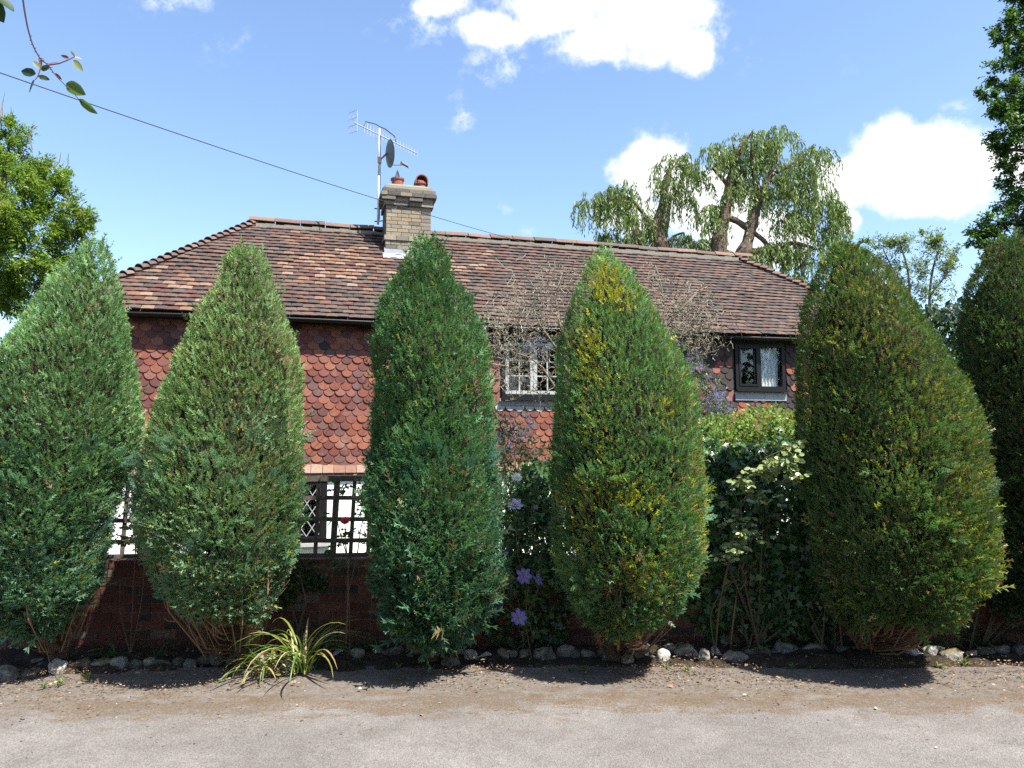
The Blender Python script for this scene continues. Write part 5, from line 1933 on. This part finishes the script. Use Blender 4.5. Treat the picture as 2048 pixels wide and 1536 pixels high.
def willow(label, Y, clusters, limbs, seed, base_x):
    r = np.random.default_rng(seed)
    b0 = P(base_x, 600, Y)
    base = np.array([b0[0], Y, -.6])
    root = empty('willow_tree', base, 0, label, 'tree', 'pollarded weeping willows behind the cottage')
    mb = MB()
    LM = []
    for l in limbs:
        q = l[0][3] if len(l[0]) > 3 else None
        pts = np.array([P(e[0], e[1], Y + (e[3] if len(e) > 3 else 0)) for e in l])
        w = np.array([e[2] for e in l]) * 1.12 * Y / F / 2
        if l[0][1] > 505:
            pts = np.concatenate([[base + np.array([(pts[0][0] - base[0]) * .6, 0, 0])], pts])
            w = np.concatenate([[w[0] * 1.2], w])
        t_ = np.arange(len(pts))
        tt = np.linspace(0, len(pts) - 1, (len(pts) - 1) * 4 + 1)
        sm = np.stack([np.interp(tt, t_, pts[:, k]) for k in range(3)], -1)
        for _ in range(3):
            sm[1:-1] = sm[1:-1] * .5 + (sm[2:] + sm[:-2]) * .25
        wr = np.interp(tt, t_, w) * (1 + .10 * np.sin(tt * 4.1 + seed) + .06 * np.sin(tt * 9.7))
        mb.tube(sm - base, wr, 10)
        LM.append(sm)
    mb.obj('trunk', M['willow_bark'], root, smooth=True)
    P0, A0, S0, C0 = [], [], [], []
    cols = np.array([(.15, .22, .065), (.185, .26, .08), (.12, .18, .056), (.23, .29, .11)])
    stems = MB()
    for (x, y0, y1, rx) in clusters:
        ns = int(1.05 * rx) + 4
        for k in range(ns):
            a = np.clip(r.normal(0, .48), -1.05, 1.05)
            dy = r.normal(0, .45) * rx * Y / F
            top = P(x + a * rx, y0 + (y1 - y0) * (.05 + .42 * r.random() + .35 * a * a), Y + dy)
            Ls = max(.25, (y1 - y0) * Y / F * r.uniform(.35, .75))
            m_ = int(10 + Ls * 15)
            t_ = np.linspace(0, 1, m_)
            outx, outy = a * .35 + r.normal(0, .12), r.normal(0, .2)
            pts = top + np.stack([outx * np.sqrt(t_) * .55, outy * np.sqrt(t_) * .55, .16 * np.sin(np.minimum(t_ * 4, 3.14)) * .6 - Ls * t_ ** 1.25], -1)
            P0.append(pts + r.normal(0, .025, (m_, 3)))
            A0.append(np.stack([r.normal(0, .45, m_), r.normal(0, .45, m_), -np.ones(m_)], -1))
            S0.append(r.uniform(.11, .18, m_))
            C0.append(np.repeat(cols[r.integers(4)][None] * r.uniform(.75, 1.2), m_, 0))
            stems.tube(pts[::max(1, m_ // 4)] - base, .006, 3, (.13, .12, .05), False)
    p, a, s, c = map(np.concatenate, (P0, A0, S0, C0))
    V, Fc, C = scatter(LEAF_N[0], LEAF_N[1], p - base, a, r.normal(size=p.shape) + np.array([0, -.6, .2]), s, c * r.uniform(.8, 1.2, (len(p), 1)), wid=s * 1.25)
    link('crown', mesh_np('crown', V, Fc, C), M['leaf'], root)
    stems.obj('hanging_shoots', M['twig'], root, color=True)['kind'] = 'stuff'


willow('smaller pollarded weeping willow left of the larger one behind the roof ridge', 21.0,
       [(1190, 376, 452, 44), (1245, 352, 460, 48), (1262, 400, 500, 38), (1300, 440, 485, 20), (1352, 300, 362, 36), (1388, 325, 385, 30), (1352, 352, 445, 40), (1213, 462, 500, 24), (1278, 458, 505, 30), (1365, 462, 512, 30), (1332, 345, 400, 20), (1225, 372, 430, 30)],
       [[(1322, 520, 30), (1322, 490, 29), (1310, 460, 24), (1322, 425, 16), (1330, 375, 12), (1345, 320, 7)], [(1324, 490, 14), (1336, 430, 9), (1342, 390, 6)], [(1312, 462, 12), (1290, 432, 9), (1262, 395, 6), (1220, 385, 4)], [(1275, 510, 17), (1278, 475, 15), (1266, 445, 8), (1240, 420, 5)], [(1340, 400, 5), (1370, 350, 4), (1388, 335, 3)],
        [(1330, 490, 6), (1350, 470, 5), (1368, 465, 3)]], 81, 1318)
willow('larger pollarded weeping willow with two leaning stems behind the ridge end', 20.5,
       [(1438, 280, 342, 40), (1500, 252, 335, 44), (1552, 245, 325, 50), (1530, 300, 372, 58), (1632, 287, 345, 40), (1600, 310, 405, 58), (1500, 350, 425, 46), (1560, 340, 430, 50), (1622, 352, 482, 52), (1662, 370, 472, 30), (1590, 420, 482, 48),
        (1424, 405, 452, 24), (1430, 430, 482, 20), (1530, 488, 545, 40), (1602, 480, 562, 36), (1560, 478, 530, 38), (1600, 545, 580, 14), (1655, 448, 522, 28), (1680, 400, 470, 18), (1475, 350, 400, 24), (1400, 478, 515, 22), (1450, 500, 520, 26), (1460, 300, 360, 36)],
       [[(1436, 520, 28), (1437, 485, 29), (1448, 440, 21), (1455, 400, 15), (1463, 350, 15), (1478, 300, 11), (1500, 268, 6)], [(1454, 368, 8), (1438, 350, 6), (1424, 336, 4)], [(1462, 545, 30), (1490, 503, 26), (1500, 465, 19), (1511, 420, 18), (1521, 390, 13), (1540, 350, 9), (1560, 290, 5)],
        [(1455, 436, 10), (1472, 440, 13), (1502, 462, 11), (1525, 478, 9), (1538, 494, 6)], [(1492, 505, 14), (1530, 501, 13), (1560, 494, 11), (1585, 484, 8), (1620, 494, 6), (1650, 502, 4)], [(1516, 405, 11), (1508, 350, 10), (1504, 295, 7)], [(1600, 486, 6), (1604, 520, 7), (1606, 570, 6), (1606, 600, 5)],
        [(1540, 352, 8), (1580, 330, 6), (1625, 300, 3)], [(1521, 392, 9), (1570, 400, 7), (1625, 370, 4)], [(1560, 440, 5), (1600, 465, 5), (1640, 485, 4)]], 82, 1452)


# ------------------------------------------------------------------ bed plants
def strap_leaf(base, az, L, w, lift, droop, r, ncol, segs=9, zmin=.03):
    """an arching strap leaf"""
    d = np.array([math.cos(az), math.sin(az), 0])
    sd = np.array([-d[1], d[0], 0])
    p = np.array(base, float)
    ang = lift
    V = []
    tw = r.normal(0, .25)
    for i in range(segs + 1):
        t_ = i / segs
        ww = w * (.55 + .9 * t_ if t_ < .4 else .91 * (1 - ((t_ - .4) / .6) ** 2.2) + .06)
        s2 = sd * math.cos(tw * t_) + np.array([0, 0, 1]) * math.sin(tw * t_)
        n = np.array([0, 0, 1]) * .35 * ww
        V += [p - s2 * ww / 2 + n * .5, p, p + s2 * ww / 2 + n * .5]
        ang -= droop / segs * (1 + .8 * t_)
        q = p + (d * math.cos(ang) + np.array([0, 0, 1]) * math.sin(ang)) * L / segs
        if q[2] < zmin:
            q[2] = zmin
        p = q
    Fc = []
    for i in range(segs):
        a = i * 3
        Fc += [(a, a + 1, a + 4, a + 3), (a + 1, a + 2, a + 5, a + 4)]
    C = np.repeat(np.array([[ncol[0] * (1 - k / segs) + ncol[1] * (k / segs)] for k in range(segs + 1)]).reshape(-1, 3), 3, 0)
    return np.array(V), Fc, C


def clump(name, label, cat, px, n, Lr, wr, liftr, droopr, cols, seed, group=None, zb=.04, az=None, spread=.03, zmin=.028, floor=None):
    r = np.random.default_rng(seed)
    g = G(px[0], px[1], zb)
    root = empty(name, (g[0], g[1], zb), 0, label, cat, group)
    for k in range(n):
        a = r.uniform(*(az or (0, 6.283)))
        c = cols[r.integers(len(cols))]
        V, Fc, C = strap_leaf((r.normal(0, spread), r.normal(0, spread * .7), -.01), a, r.uniform(*Lr), r.uniform(*wr), r.uniform(*liftr), r.uniform(*droopr), r, (np.array(c[0]), np.array(c[1])), zmin=zmin - zb)
        link('leaf', mesh_np('leaf', V, Fc, C, smooth=True), M['lily'], root)
    return root


GR, GR2, YE, CR, BR = (.06, .13, .02), (.09, .17, .03), (.26, .24, .05), (.48, .40, .24), (.30, .19, .09)
VAR = [(GR, GR2), (GR2, YE), (YE, CR), (GR2, CR), (YE, BR), (CR, BR), (GR, YE), (CR, CR), (GR2, GR2)]
clump('lily_clump', 'yellowing strap-leaved clump spilling over the stones onto the lane', 'plant', (530, 1344), 54, (.30, .52), (.014, .020), (.8, 1.5), (1.2, 2.4), VAR, 91, zb=.03, spread=.05)
clump('lily_clump', 'taller green and cream strap-leaved clump at the back of the spilling clump', 'plant', (602, 1342), 48, (.50, .78), (.014, .021), (1.2, 1.54), (.9, 2.1), VAR[:5] + [(GR, GR2)] * 2, 92, zb=.04, spread=.04)
DG = [((.02, .06, .015), (.04, .10, .025)), ((.03, .08, .02), (.05, .12, .03))]
clump('leafy_tuft', 'dark grassy tuft by the cane left of the narrow conifer', 'plant', (655, 1303), 26, (.3, .55), (.006, .011), (1.0, 1.5), (.8, 1.9), DG, 93, 'leaf tufts in the bed')
clump('leafy_tuft', 'short upright tuft right of the left cane', 'plant', (745, 1305), 16, (.15, .32), (.007, .014), (1.1, 1.5), (.6, 1.6), DG, 94, 'leaf tufts in the bed')
clump('leafy_tuft', 'low tuft with broad leaves before the brick wall at left', 'plant', (232, 1318), 14, (.12, .3), (.012, .03), (.5, 1.3), (.6, 1.8), DG + [((.04, .11, .02), (.06, .15, .03))], 95, 'leaf tufts in the bed')
clump('leafy_tuft', 'grassy tuft under the bare twigs of the flat-topped conifer', 'plant', (310, 1318), 18, (.2, .4), (.006, .010), (.4, 1.4), (.5, 1.6), DG, 96, 'leaf tufts in the bed')
clump('leafy_tuft', 'long thin-leaved tuft left of the golden conifer trunk', 'plant', (1110, 1300), 22, (.2, .45), (.006, .012), (.6, 1.4), (.6, 1.8), DG, 97, 'leaf tufts in the bed')
clump('broad_leaf_plant', 'broad pale green leaves hanging over the mossy edging stones', 'plant', (1345, 1300), 7, (.14, .24), (.03, .05), (.5, 1.3), (.9, 2.0), [((.08, .15, .05), (.12, .2, .07)), ((.06, .13, .05), (.16, .22, .09))], 98)
clump('leafy_tuft', 'arching tuft at the foot of the right cane', 'plant', (1530, 1300), 18, (.18, .36), (.008, .018), (.5, 1.3), (.7, 2.0), DG + [((.05, .1, .03), (.2, .2, .07))], 99, 'leaf tufts in the bed')
clump('leafy_tuft', 'broad-leaved tuft under the lit side of the olive conifer', 'plant', (1880, 1298), 16, (.2, .4), (.01, .022), (.5, 1.4), (.6, 1.6), DG, 100, 'leaf tufts in the bed')
clump('leafy_tuft', 'wide tuft at the far right of the bed', 'plant', (1975, 1296), 18, (.22, .5), (.01, .02), (.3, 1.3), (.5, 1.5), DG, 101, 'leaf tufts in the bed')
SEED = [((.10, .17, .03), (.16, .22, .05)), ((.07, .14, .03), (.13, .2, .05))]
for k, (x, y, n, lab) in enumerate([(120, 1366, 12, 'bright green weed below the white stone at left'), (88, 1372, 8, 'tiny weed left of the bright green weed'), (172, 1358, 7, 'small weed in shade right of the white stone'),
                                    (1372, 1342, 8, 'small green weed below the mossy stones'), (1335, 1336, 8, 'weed growing against the white stone left of the mossy stones'), (1142, 1340, 6, 'weed in shadow before the grey slab stone'),
                                    (1165, 1342, 6, 'second weed in shadow before the golden conifer'), (1880, 1334, 9, 'pale weed before the banded stone at right'), (1928, 1328, 9, 'grass tuft beside the banded stone at right'), (1812, 1330, 10, 'creeping weed left of the white stone at right'),
                                    (1588, 1338, 6, 'weed on the lane before the right cane'), (1622, 1336, 5, 'tiny weed right of the weed before the right cane'), (800, 1336, 6, 'weed in the shadow of the narrow conifer')]):
    clump('weed', lab, 'weed', (x, y), n, (.04, .09), (.008, .016), (.5, 1.4), (.3, 1.5), SEED, 120 + k, 'weeds along the verge', zb=.018, spread=.012, zmin=.022)


def cane(label, p0, p1, Y):
    g0 = G(p0[0], p0[1], .03)
    t = P(p1[0], p1[1], g0[1] + .12)
    mb = MB()
    pts = np.array([np.zeros(3) - np.array([0, 0, .05])] + [(t - g0) * f for f in (.25, .5, .75, 1.0)])
    pts[2] += np.array([.004, 0, 0])
    mb.tube(pts, [.0085, .0085, .008, .0078, .007], 7)
    for f in (.2, .45, .7, .9):
        c = (t - g0) * f
        mb.tube([c - (t - g0) * .006, c + (t - g0) * .006], .0105, 7)
    o = mb.obj('bamboo_cane', M['bamboo'], None, g0, smooth=True)
    tag(o, label, 'garden cane', 'bamboo canes in the bed')


cane('brown cane standing left of the narrow conifer', (692, 1307), (697, 1118), 0)
cane('brown cane leaning by the pale-leaved rose at right', (1459, 1303), (1480, 1120), 0)


def petal_mesh(L, W, col, col2, cup=.15):
    pts = [(0, 0), (.28, .22), (.46, .5), (.36, .8), (0, 1.0), (-.36, .8), (-.46, .5), (-.28, .22)]
    V = [(x * W, y * L, cup * L * (y * (1 - y)) * 1.2 - .06 * L * abs(x)) for x, y in pts] + [(0, .5 * L, cup * L * .3 + .02 * L)]
    Fc = [(i, (i + 1) % 8, 8) for i in range(8)]
    C = np.array([col2] + [col] * 7 + [col2])
    return mesh_np('petal', np.array(V), Fc, C, smooth=True)


def build_clematis():
    r = np.random.default_rng(202)
    Yc = 6.28
    base = np.array([*G(1062, 1288, .05)[:2], .05])
    base[1] = 6.3
    base[0] = P(1062, 1280, 6.3)[0]
    root = empty('clematis', base, 0, 'climbing clematis with large violet flowers between the narrow and golden conifers', 'climber')
    path = [np.array([base, P(1050, 1240, Yc), P(1055, 1180, Yc), P(1035, 1110, Yc), P(1040, 1050, Yc), P(1020, 990, Yc), P(1035, 940, Yc), P(1045, 905, Yc + .1)]),
            np.array([P(1050, 1240, Yc), P(1075, 1180, Yc), P(1080, 1120, Yc), P(1060, 1060, Yc), P(1065, 1000, Yc)]),
            np.array([P(1050, 1240, Yc), P(1010, 1200, Yc), P(1005, 1130, Yc), P(1012, 1060, Yc), P(1000, 1000, Yc)])]
    mb = MB()
    for q in path:
        mb.tube(q - base, .0045, 4, (.13, .09, .05), False)
    fl = [(1047, 1152, 18, 'face', 0), (1074, 1160, 15, 'side', 0), (1038, 1235, 18, 'face', 0), (1002, 1206, 15, 'side', 0), (1008, 1116, 19, 'side', 1), (1030, 1013, 17, 'full', 1), (1033, 957, 12, 'full', 2)]
    vio = [((.20, .15, .44), (.33, .27, .58)), ((.50, .45, .68), (.58, .52, .74)), ((.78, .76, .80), (.80, .78, .82))]
    for (x, y, rp, kind, ci) in fl:
        c = P(x, y, Yc - .12)
        L = rp * Yc / F
        face = unit(np.array([r.normal(0, .25), -1, .35 + r.normal(0, .2)])) if kind == 'face' else unit(np.array([.85 * (1 if x > 1030 else -1), -.5, .5])) if kind == 'side' else unit(np.array([.1, -.6, .75]))
        f = empty('flower', c - base)
        f.parent = root
        f.rotation_euler = Vector(face).to_track_quat('Z', 'Y').to_euler()
        layers = [(7, 1.0, .15)] if kind != 'full' else [(7, 1.0, .3), (6, .75, .8), (5, .5, 1.2)]
        for (n, s, cup) in layers:
            for k in range(n):
                me = petal_mesh(L * s * r.uniform(.92, 1.06), L * .62 * s, np.array(vio[ci][0]), np.array(vio[ci][1]), cup * .6)
                link('petal', me, M['petal'], f, (0, 0, .002 * k), (cup * .8 + r.normal(0, .08), 0, 2 * math.pi * k / n + r.normal(0, .05) + s))
        st = MB()
        for k in range(14):
            a = r.uniform(0, 6.28)
            st.tube([(0, 0, 0), (L * .12 * math.cos(a), L * .12 * math.sin(a), L * .2)], .0016, 3, (.55, .52, .30), False)
        link('stamens', st.mesh('stamens', color=True), M['petal'], f)
        mb.tube(np.array([c, c + np.array([r.normal(0, .03), .08, -.08]), path[0][3] if y < 1100 else path[0][1]]) - base, .0025, 3, (.12, .11, .05), False)
    mb.obj('stems', M['twig'], root, color=True)
    # leaves in threes
    P0 = []
    for q in path:
        t_ = np.linspace(0, len(q) - 1, 46)
        P0.append(np.stack([np.interp(t_, np.arange(len(q)), q[:, k]) for k in range(3)], -1))
    p = np.concatenate(P0)
    p = np.repeat(p, 3, 0) + r.normal(0, .045, (len(p) * 3, 3)) * np.array([1, .7, 1])
    m_ = len(p)
    cols = np.array([(.05, .11, .022), (.075, .15, .03), (.035, .08, .02), (.10, .18, .04)])[r.integers(0, 4, m_)]
    V, Fc, C = scatter(LEAF_R[0], LEAF_R[1], p - base, r.normal(0, .7, (m_, 3)) + np.array([0, -.2, -.25]), r.normal(0, .45, (m_, 3)) + np.array([0, -.7, .8]), r.uniform(.022, .05, m_), cols, wid=r.uniform(.022, .04, m_) * .9)
    link('foliage', mesh_np('foliage', V, Fc, C), M['leaf'], root)


build_clematis()


def rose(label, base_px, Yr, canes, leaf_spots, cols, seed, size=.035, name='rose_bush', bloom=None, canecol=(.13, .09, .06), zb=.05, gloss='leaf'):
    r = np.random.default_rng(seed)
    b = P(base_px[0], base_px[1], Yr)
    base = np.array([b[0], Yr, zb])
    root = empty(name, base, 0, label, 'rose')
    mb = MB()
    for q in canes:
        pts = np.array([P(x, y, Yr + (d[0] if d else 0)) for x, y, *d in q])
        if q[0][:2] == base_px:
            pts[0] = base
        t_ = np.arange(len(pts))
        tt = np.linspace(0, len(pts) - 1, (len(pts) - 1) * 4 + 1)
        sm = np.stack([np.interp(tt, t_, pts[:, k]) for k in range(3)], -1)
        for _ in range(2):
            sm[1:-1] = sm[1:-1] * .5 + (sm[2:] + sm[:-2]) * .25
        mb.tube(sm - base, np.linspace(.006, .003, len(sm)), 5, canecol, False)
    mb.obj('canes', M['twig'], root, color=True)
    p = []
    for (x, y, rx, ry, n, *d) in leaf_spots:
        for k in range(n):
            c = P(x + r.normal(0, .5) * rx, y + r.normal(0, .5) * ry, Yr + (d[0] if d else 0) + r.normal(0, .05))
            a = r.uniform(0, 6.28)
            dirv = np.array([math.cos(a), math.sin(a) * .7, r.normal(0, .2)])
            for q in range(5):
                p.append((c + dirv * size * .55 * (q // 2) , unit(dirv * .5 + (np.cross(dirv, (0, 0, 1)) * ((-1) ** q) if q < 4 else dirv) + np.array([0, 0, -.45]) + r.normal(0, .25, 3))))
    pos = np.array([q[0] for q in p])
    ax = np.array([q[1] for q in p])
    m_ = len(pos)
    cc = np.asarray(cols)[r.integers(0, len(cols), m_)] * r.uniform(.8, 1.2, (m_, 1))
    V, Fc, C = scatter(LEAF_R[0], LEAF_R[1], pos - base, ax, r.normal(0, .6, (m_, 3)) + np.array([0, -.6, .8]), size * r.uniform(.65, 1.3, m_), cc)
    link('foliage', mesh_np('foliage', V, Fc, C), M[gloss], root)
    if bloom:
        x, y, d, rad, c1, c2 = bloom
        c = P(x, y, Yr + d)
        f = empty('flower', c - base)
        f.parent = root
        f.rotation_euler = Vector((.15, -.75, .65)).to_track_quat('Z', 'Y').to_euler()
        for (n, s, cup) in ((6, 1.0, .75), (6, .85, 1.05), (5, .65, 1.3), (4, .42, 1.45)):
            for k in range(n):
                link('petal', petal_mesh(rad * 1.1 * s, rad * 1.05 * s, np.array(c1) * r.uniform(.85, 1.1), np.array(c2), .5), M['petal'], f, (0, 0, 0), (cup, 0, 2 * math.pi * k / n + s * 3))
    return root


rose('slender rose with one pink-red bloom before the trellis', (700, 1290), 6.42,
     [[(700, 1290), (698, 1180), (694, 1110), (682, 1075), (672, 1030), (676, 1000, .05)], [(694, 1110), (690, 1080), (690, 1045)], [(698, 1180), (715, 1110), (722, 1050), (735, 1020)], [(672, 1030), (660, 1045), (655, 1052)]],
     [(660, 1028, 14, 8, 4), (690, 1068, 22, 10, 5), (680, 1085, 20, 8, 4), (700, 1062, 14, 4, 3), (670, 975, 25, 12, 6), (690, 975, 14, 14, 3), (655, 1100, 14, 10, 4), (680, 1125, 30, 14, 8), (725, 975, 14, 8, 3), (665, 1140, 20, 20, 7)],
     [(.035, .075, .02), (.05, .10, .025), (.07, .12, .03)], 211, .034, bloom=(690, 1046, -.06, .050, (.62, .055, .10), (.72, .12, .15)))
rose('pale-leaved rose on bare canes before the ivy at right', (1430, 1290), 6.38,
     [[(1430, 1290), (1440, 1200), (1462, 1100), (1475, 1030), (1500, 980, -.3), (1545, 940, -.55), (1590, 950, -.65)], [(1430, 1290), (1418, 1230), (1440, 1185), (1470, 1160)], [(1430, 1290), (1436, 1220), (1452, 1150), (1465, 1110)], [(1500, 980, -.3), (1520, 920, -.55), (1555, 905, -.6), (1590, 890, -.65)],
      [(1475, 1030), (1450, 1010), (1440, 990)], [(1462, 1100), (1500, 1070, -.4), (1530, 1060, -.5)], [(1480, 1180), (1495, 1160), (1480, 1130)], [(1590, 950, -.65), (1560, 970, -.6), (1550, 975, -.6)]],
     [(1555, 930, 40, 22, 34, -.62), (1580, 915, 25, 25, 24, -.65), (1525, 945, 25, 18, 20, -.55), (1490, 965, 25, 14, 14, -.5), (1590, 955, 18, 8, 8, -.65), (1590, 888, 12, 6, 5, -.65), (1500, 1065, 30, 18, 16, -.45), (1480, 1090, 26, 18, 16, -.4), (1450, 1110, 18, 20, 10), (1445, 1002, 10, 6, 4),
      (1520, 1000, 40, 20, 14), (1470, 1040, 25, 20, 10)],
     [(.22, .27, .10), (.28, .32, .14), (.17, .23, .07), (.13, .18, .05)], 212, .042, gloss='gloss_leaf')
rose('climbing rose with yellow-green leaves between the two leftmost conifers', (262, 1290), 6.42,
     [[(262, 1290), (266, 1180), (272, 1090), (262, 1000), (268, 930, .1), (275, 870, .1)], [(262, 1290), (285, 1200), (290, 1100), (280, 1000), (270, 940, .1)], [(262, 1290), (238, 1220), (240, 1160)]],
     [(262, 880, 22, 22, 26, .1), (275, 910, 18, 22, 20, .1), (255, 930, 22, 18, 16, .1), (280, 860, 10, 14, 8, .1), (250, 1052, 16, 6, 5), (258, 1072, 18, 8, 7), (246, 1085, 14, 6, 4), (262, 960, 16, 10, 6)],
     [(.13, .17, .03), (.18, .19, .04), (.09, .14, .03), (.25, .20, .06)], 213, .034)


def silverlit_plant():  # whitish leaves, their silver-lit look put into the colour
    leaf_mass('silverlit_creeper', 'silvery creeper leaves catching the sun left of the olive conifer trunk', 'plant',
              [px_blob(1668, 1165, 10, 40, 6.45, .05), px_blob(1655, 1215, 16, 24, 6.4, .05), px_blob(1665, 1120, 12, 20, 6.5, .05)],
              170, IVY, .038, [(.16, .20, .13), (.24, .27, .20), (.10, .15, .07)], 'gloss_leaf', 221, .9, (.4, -.8, .6), down=.6, stems=6, rootpos=(P(1662, 1270, 6.42)[0], 6.42, .03))


silverlit_plant()


# ------------------------------------------------------------------ rose twig hanging into the top left corner
def build_twig():
    r = np.random.default_rng(230)
    Yt = 1.75
    base = np.array([-2.05, 1.9, 0.0])
    root = empty('overhanging_rose_stem', base, 0, 'thorny reddish rose stem with a few leaves hanging into the top left corner', 'rose')
    W = lambda x, y, d=0: P(x, y, Yt + d)
    main = [base, np.array([-2.0, 1.9, 1.2]), np.array([-1.8, 1.85, 2.2]), np.array([-1.45, 1.8, 2.75]), W(20, -75), W(42, -40), W(47, 10), W(55, 55), W(65, 90), W(80, 118), W(97, 130), W(110, 150), W(128, 168), W(150, 190), W(163, 205)]
    t_ = np.arange(len(main))
    tt = np.linspace(0, len(main) - 1, 57)
    sm = np.stack([np.interp(tt, t_, np.array(main)[:, k]) for k in range(3)], -1)
    for _ in range(2):
        sm[1:-1] = sm[1:-1] * .5 + (sm[2:] + sm[:-2]) * .25
    mb = MB()
    mb.tube(sm - base, np.interp(tt * 4, [0, 16, 36, 40, 56], [.010, .0024, .0015, .0012, .0007]), 6, (.045, .022, .022), False)
    side1 = np.array([W(97, 130), W(118, 127), W(138, 119), W(150, 113)])
    side2 = np.array([W(78, 116), W(82, 135), W(76, 152), W(70, 160)])
    for s in (side1, side2):
        mb.tube(s - base, [.0018, .0016, .0013, .001], 5, (.20, .07, .06), False)
    for k in range(30, 44):
        p = sm[k]
        d = np.array([r.choice([-1, 1]) * 1.0, r.normal(0, .3), .2])
        mb.tube(np.array([p, p + d * .006]) - base, [.0015, .0003], 4, (.12, .05, .045), False)
    mb.obj('stem', M['twig'], root, smooth=True, color=True)
    GL, GD, RD, PK = (.10, .17, .03), (.035, .07, .03), (.22, .08, .05), (.35, .28, .14)
    # x, y of the stalk end, tip x, y, width fraction, colour
    leaves = [(69, 160, 58, 186, .9, (.06, .10, .06)), (72, 148, 42, 142, .5, GD), (76, 152, 100, 160, .5, GD), (80, 136, 66, 122, .6, (.20, .23, .12)), (82, 138, 100, 135, .5, GD), (132, 167, 172, 190, .42, GL), (158, 198, 196, 228, .30, GL),
              (110, 146, 124, 160, .35, RD), (97, 130, 119, 126, .3, RD), (138, 116, 121, 111, .45, RD), (146, 120, 166, 143, .4, (.22, .25, .10)), (148, 114, 164, 118, .5, PK), (150, 113, 141, 101, .35, PK), (82, 118, 83, 134, .3, RD),
              (-8, -10, 28, 24, .55, GD), (-14, 0, 8, 46, .62, GD), (-20, -10, 10, 18, .7, (.05, .09, .03)), (-40, -5, -5, 10, .7, GD)]
    for (x, y, x2, y2, w, c) in leaves:
        a, b = W(x, y, r.normal(0, .004)), W(x2, y2, r.normal(0, .012))
        L = np.linalg.norm(b - a)
        ax = (b - a) / L
        nn = unit(np.array([r.normal(0, .3), -1, r.normal(.2, .35)]))
        # rounder leaf of 12 rim points, creased along the rib
        tpl = [(0, 0)] + [(.5 * math.sin(math.pi * t__ ** .85) ** .8 * (1 + .05 * math.sin(t__ * 40)), t__) for t__ in np.linspace(.08, .92, 8)] + [(0, 1)]
        R_ = [(u * w, v, .10 * u) for u, v in tpl]
        Lf = [(-u * w, v, .10 * u) for u, v in tpl[1:-1]]
        rib = [(0, v, -.03) for u, v in tpl[1:-1]]
        tV = np.array(R_ + Lf + rib)
        n = len(tpl)
        Fc = []
        for i in range(n - 1):
            ra = [i, i + 1]
            def ribi(i):
                return 0 if i == 0 else (n - 1 if i == n - 1 else n + (n - 2) + i - 1)
            def lfi(i):
                return 0 if i == 0 else (n - 1 if i == n - 1 else n + i - 1)
            for f in ((i, i + 1, ribi(i + 1), ribi(i)), (lfi(i), ribi(i), ribi(i + 1), lfi(i + 1))):
                f2 = []
                for v in f:
                    if v not in f2:
                        f2.append(v)
                if len(f2) > 2:
                    Fc.append(f2)
        V, _, C = scatter(tV, np.zeros((1, 3), int), a[None] - base, ax[None], nn[None], L, np.array([c]))
        link('leaf', mesh_np('leaf', V, Fc, C * r.uniform(.9, 1.1), smooth=True), M['leaf'], root)
    # short stalk that carries the leaves of the corner
    MB().tube(np.array([sm[15], W(-30, -40), W(-14, -6), W(-8, -10)]) - base, [.003, .002, .0012, .001], 5, (.12, .08, .05), False).obj('side_stem', M['twig'], root, color=True)


build_twig()
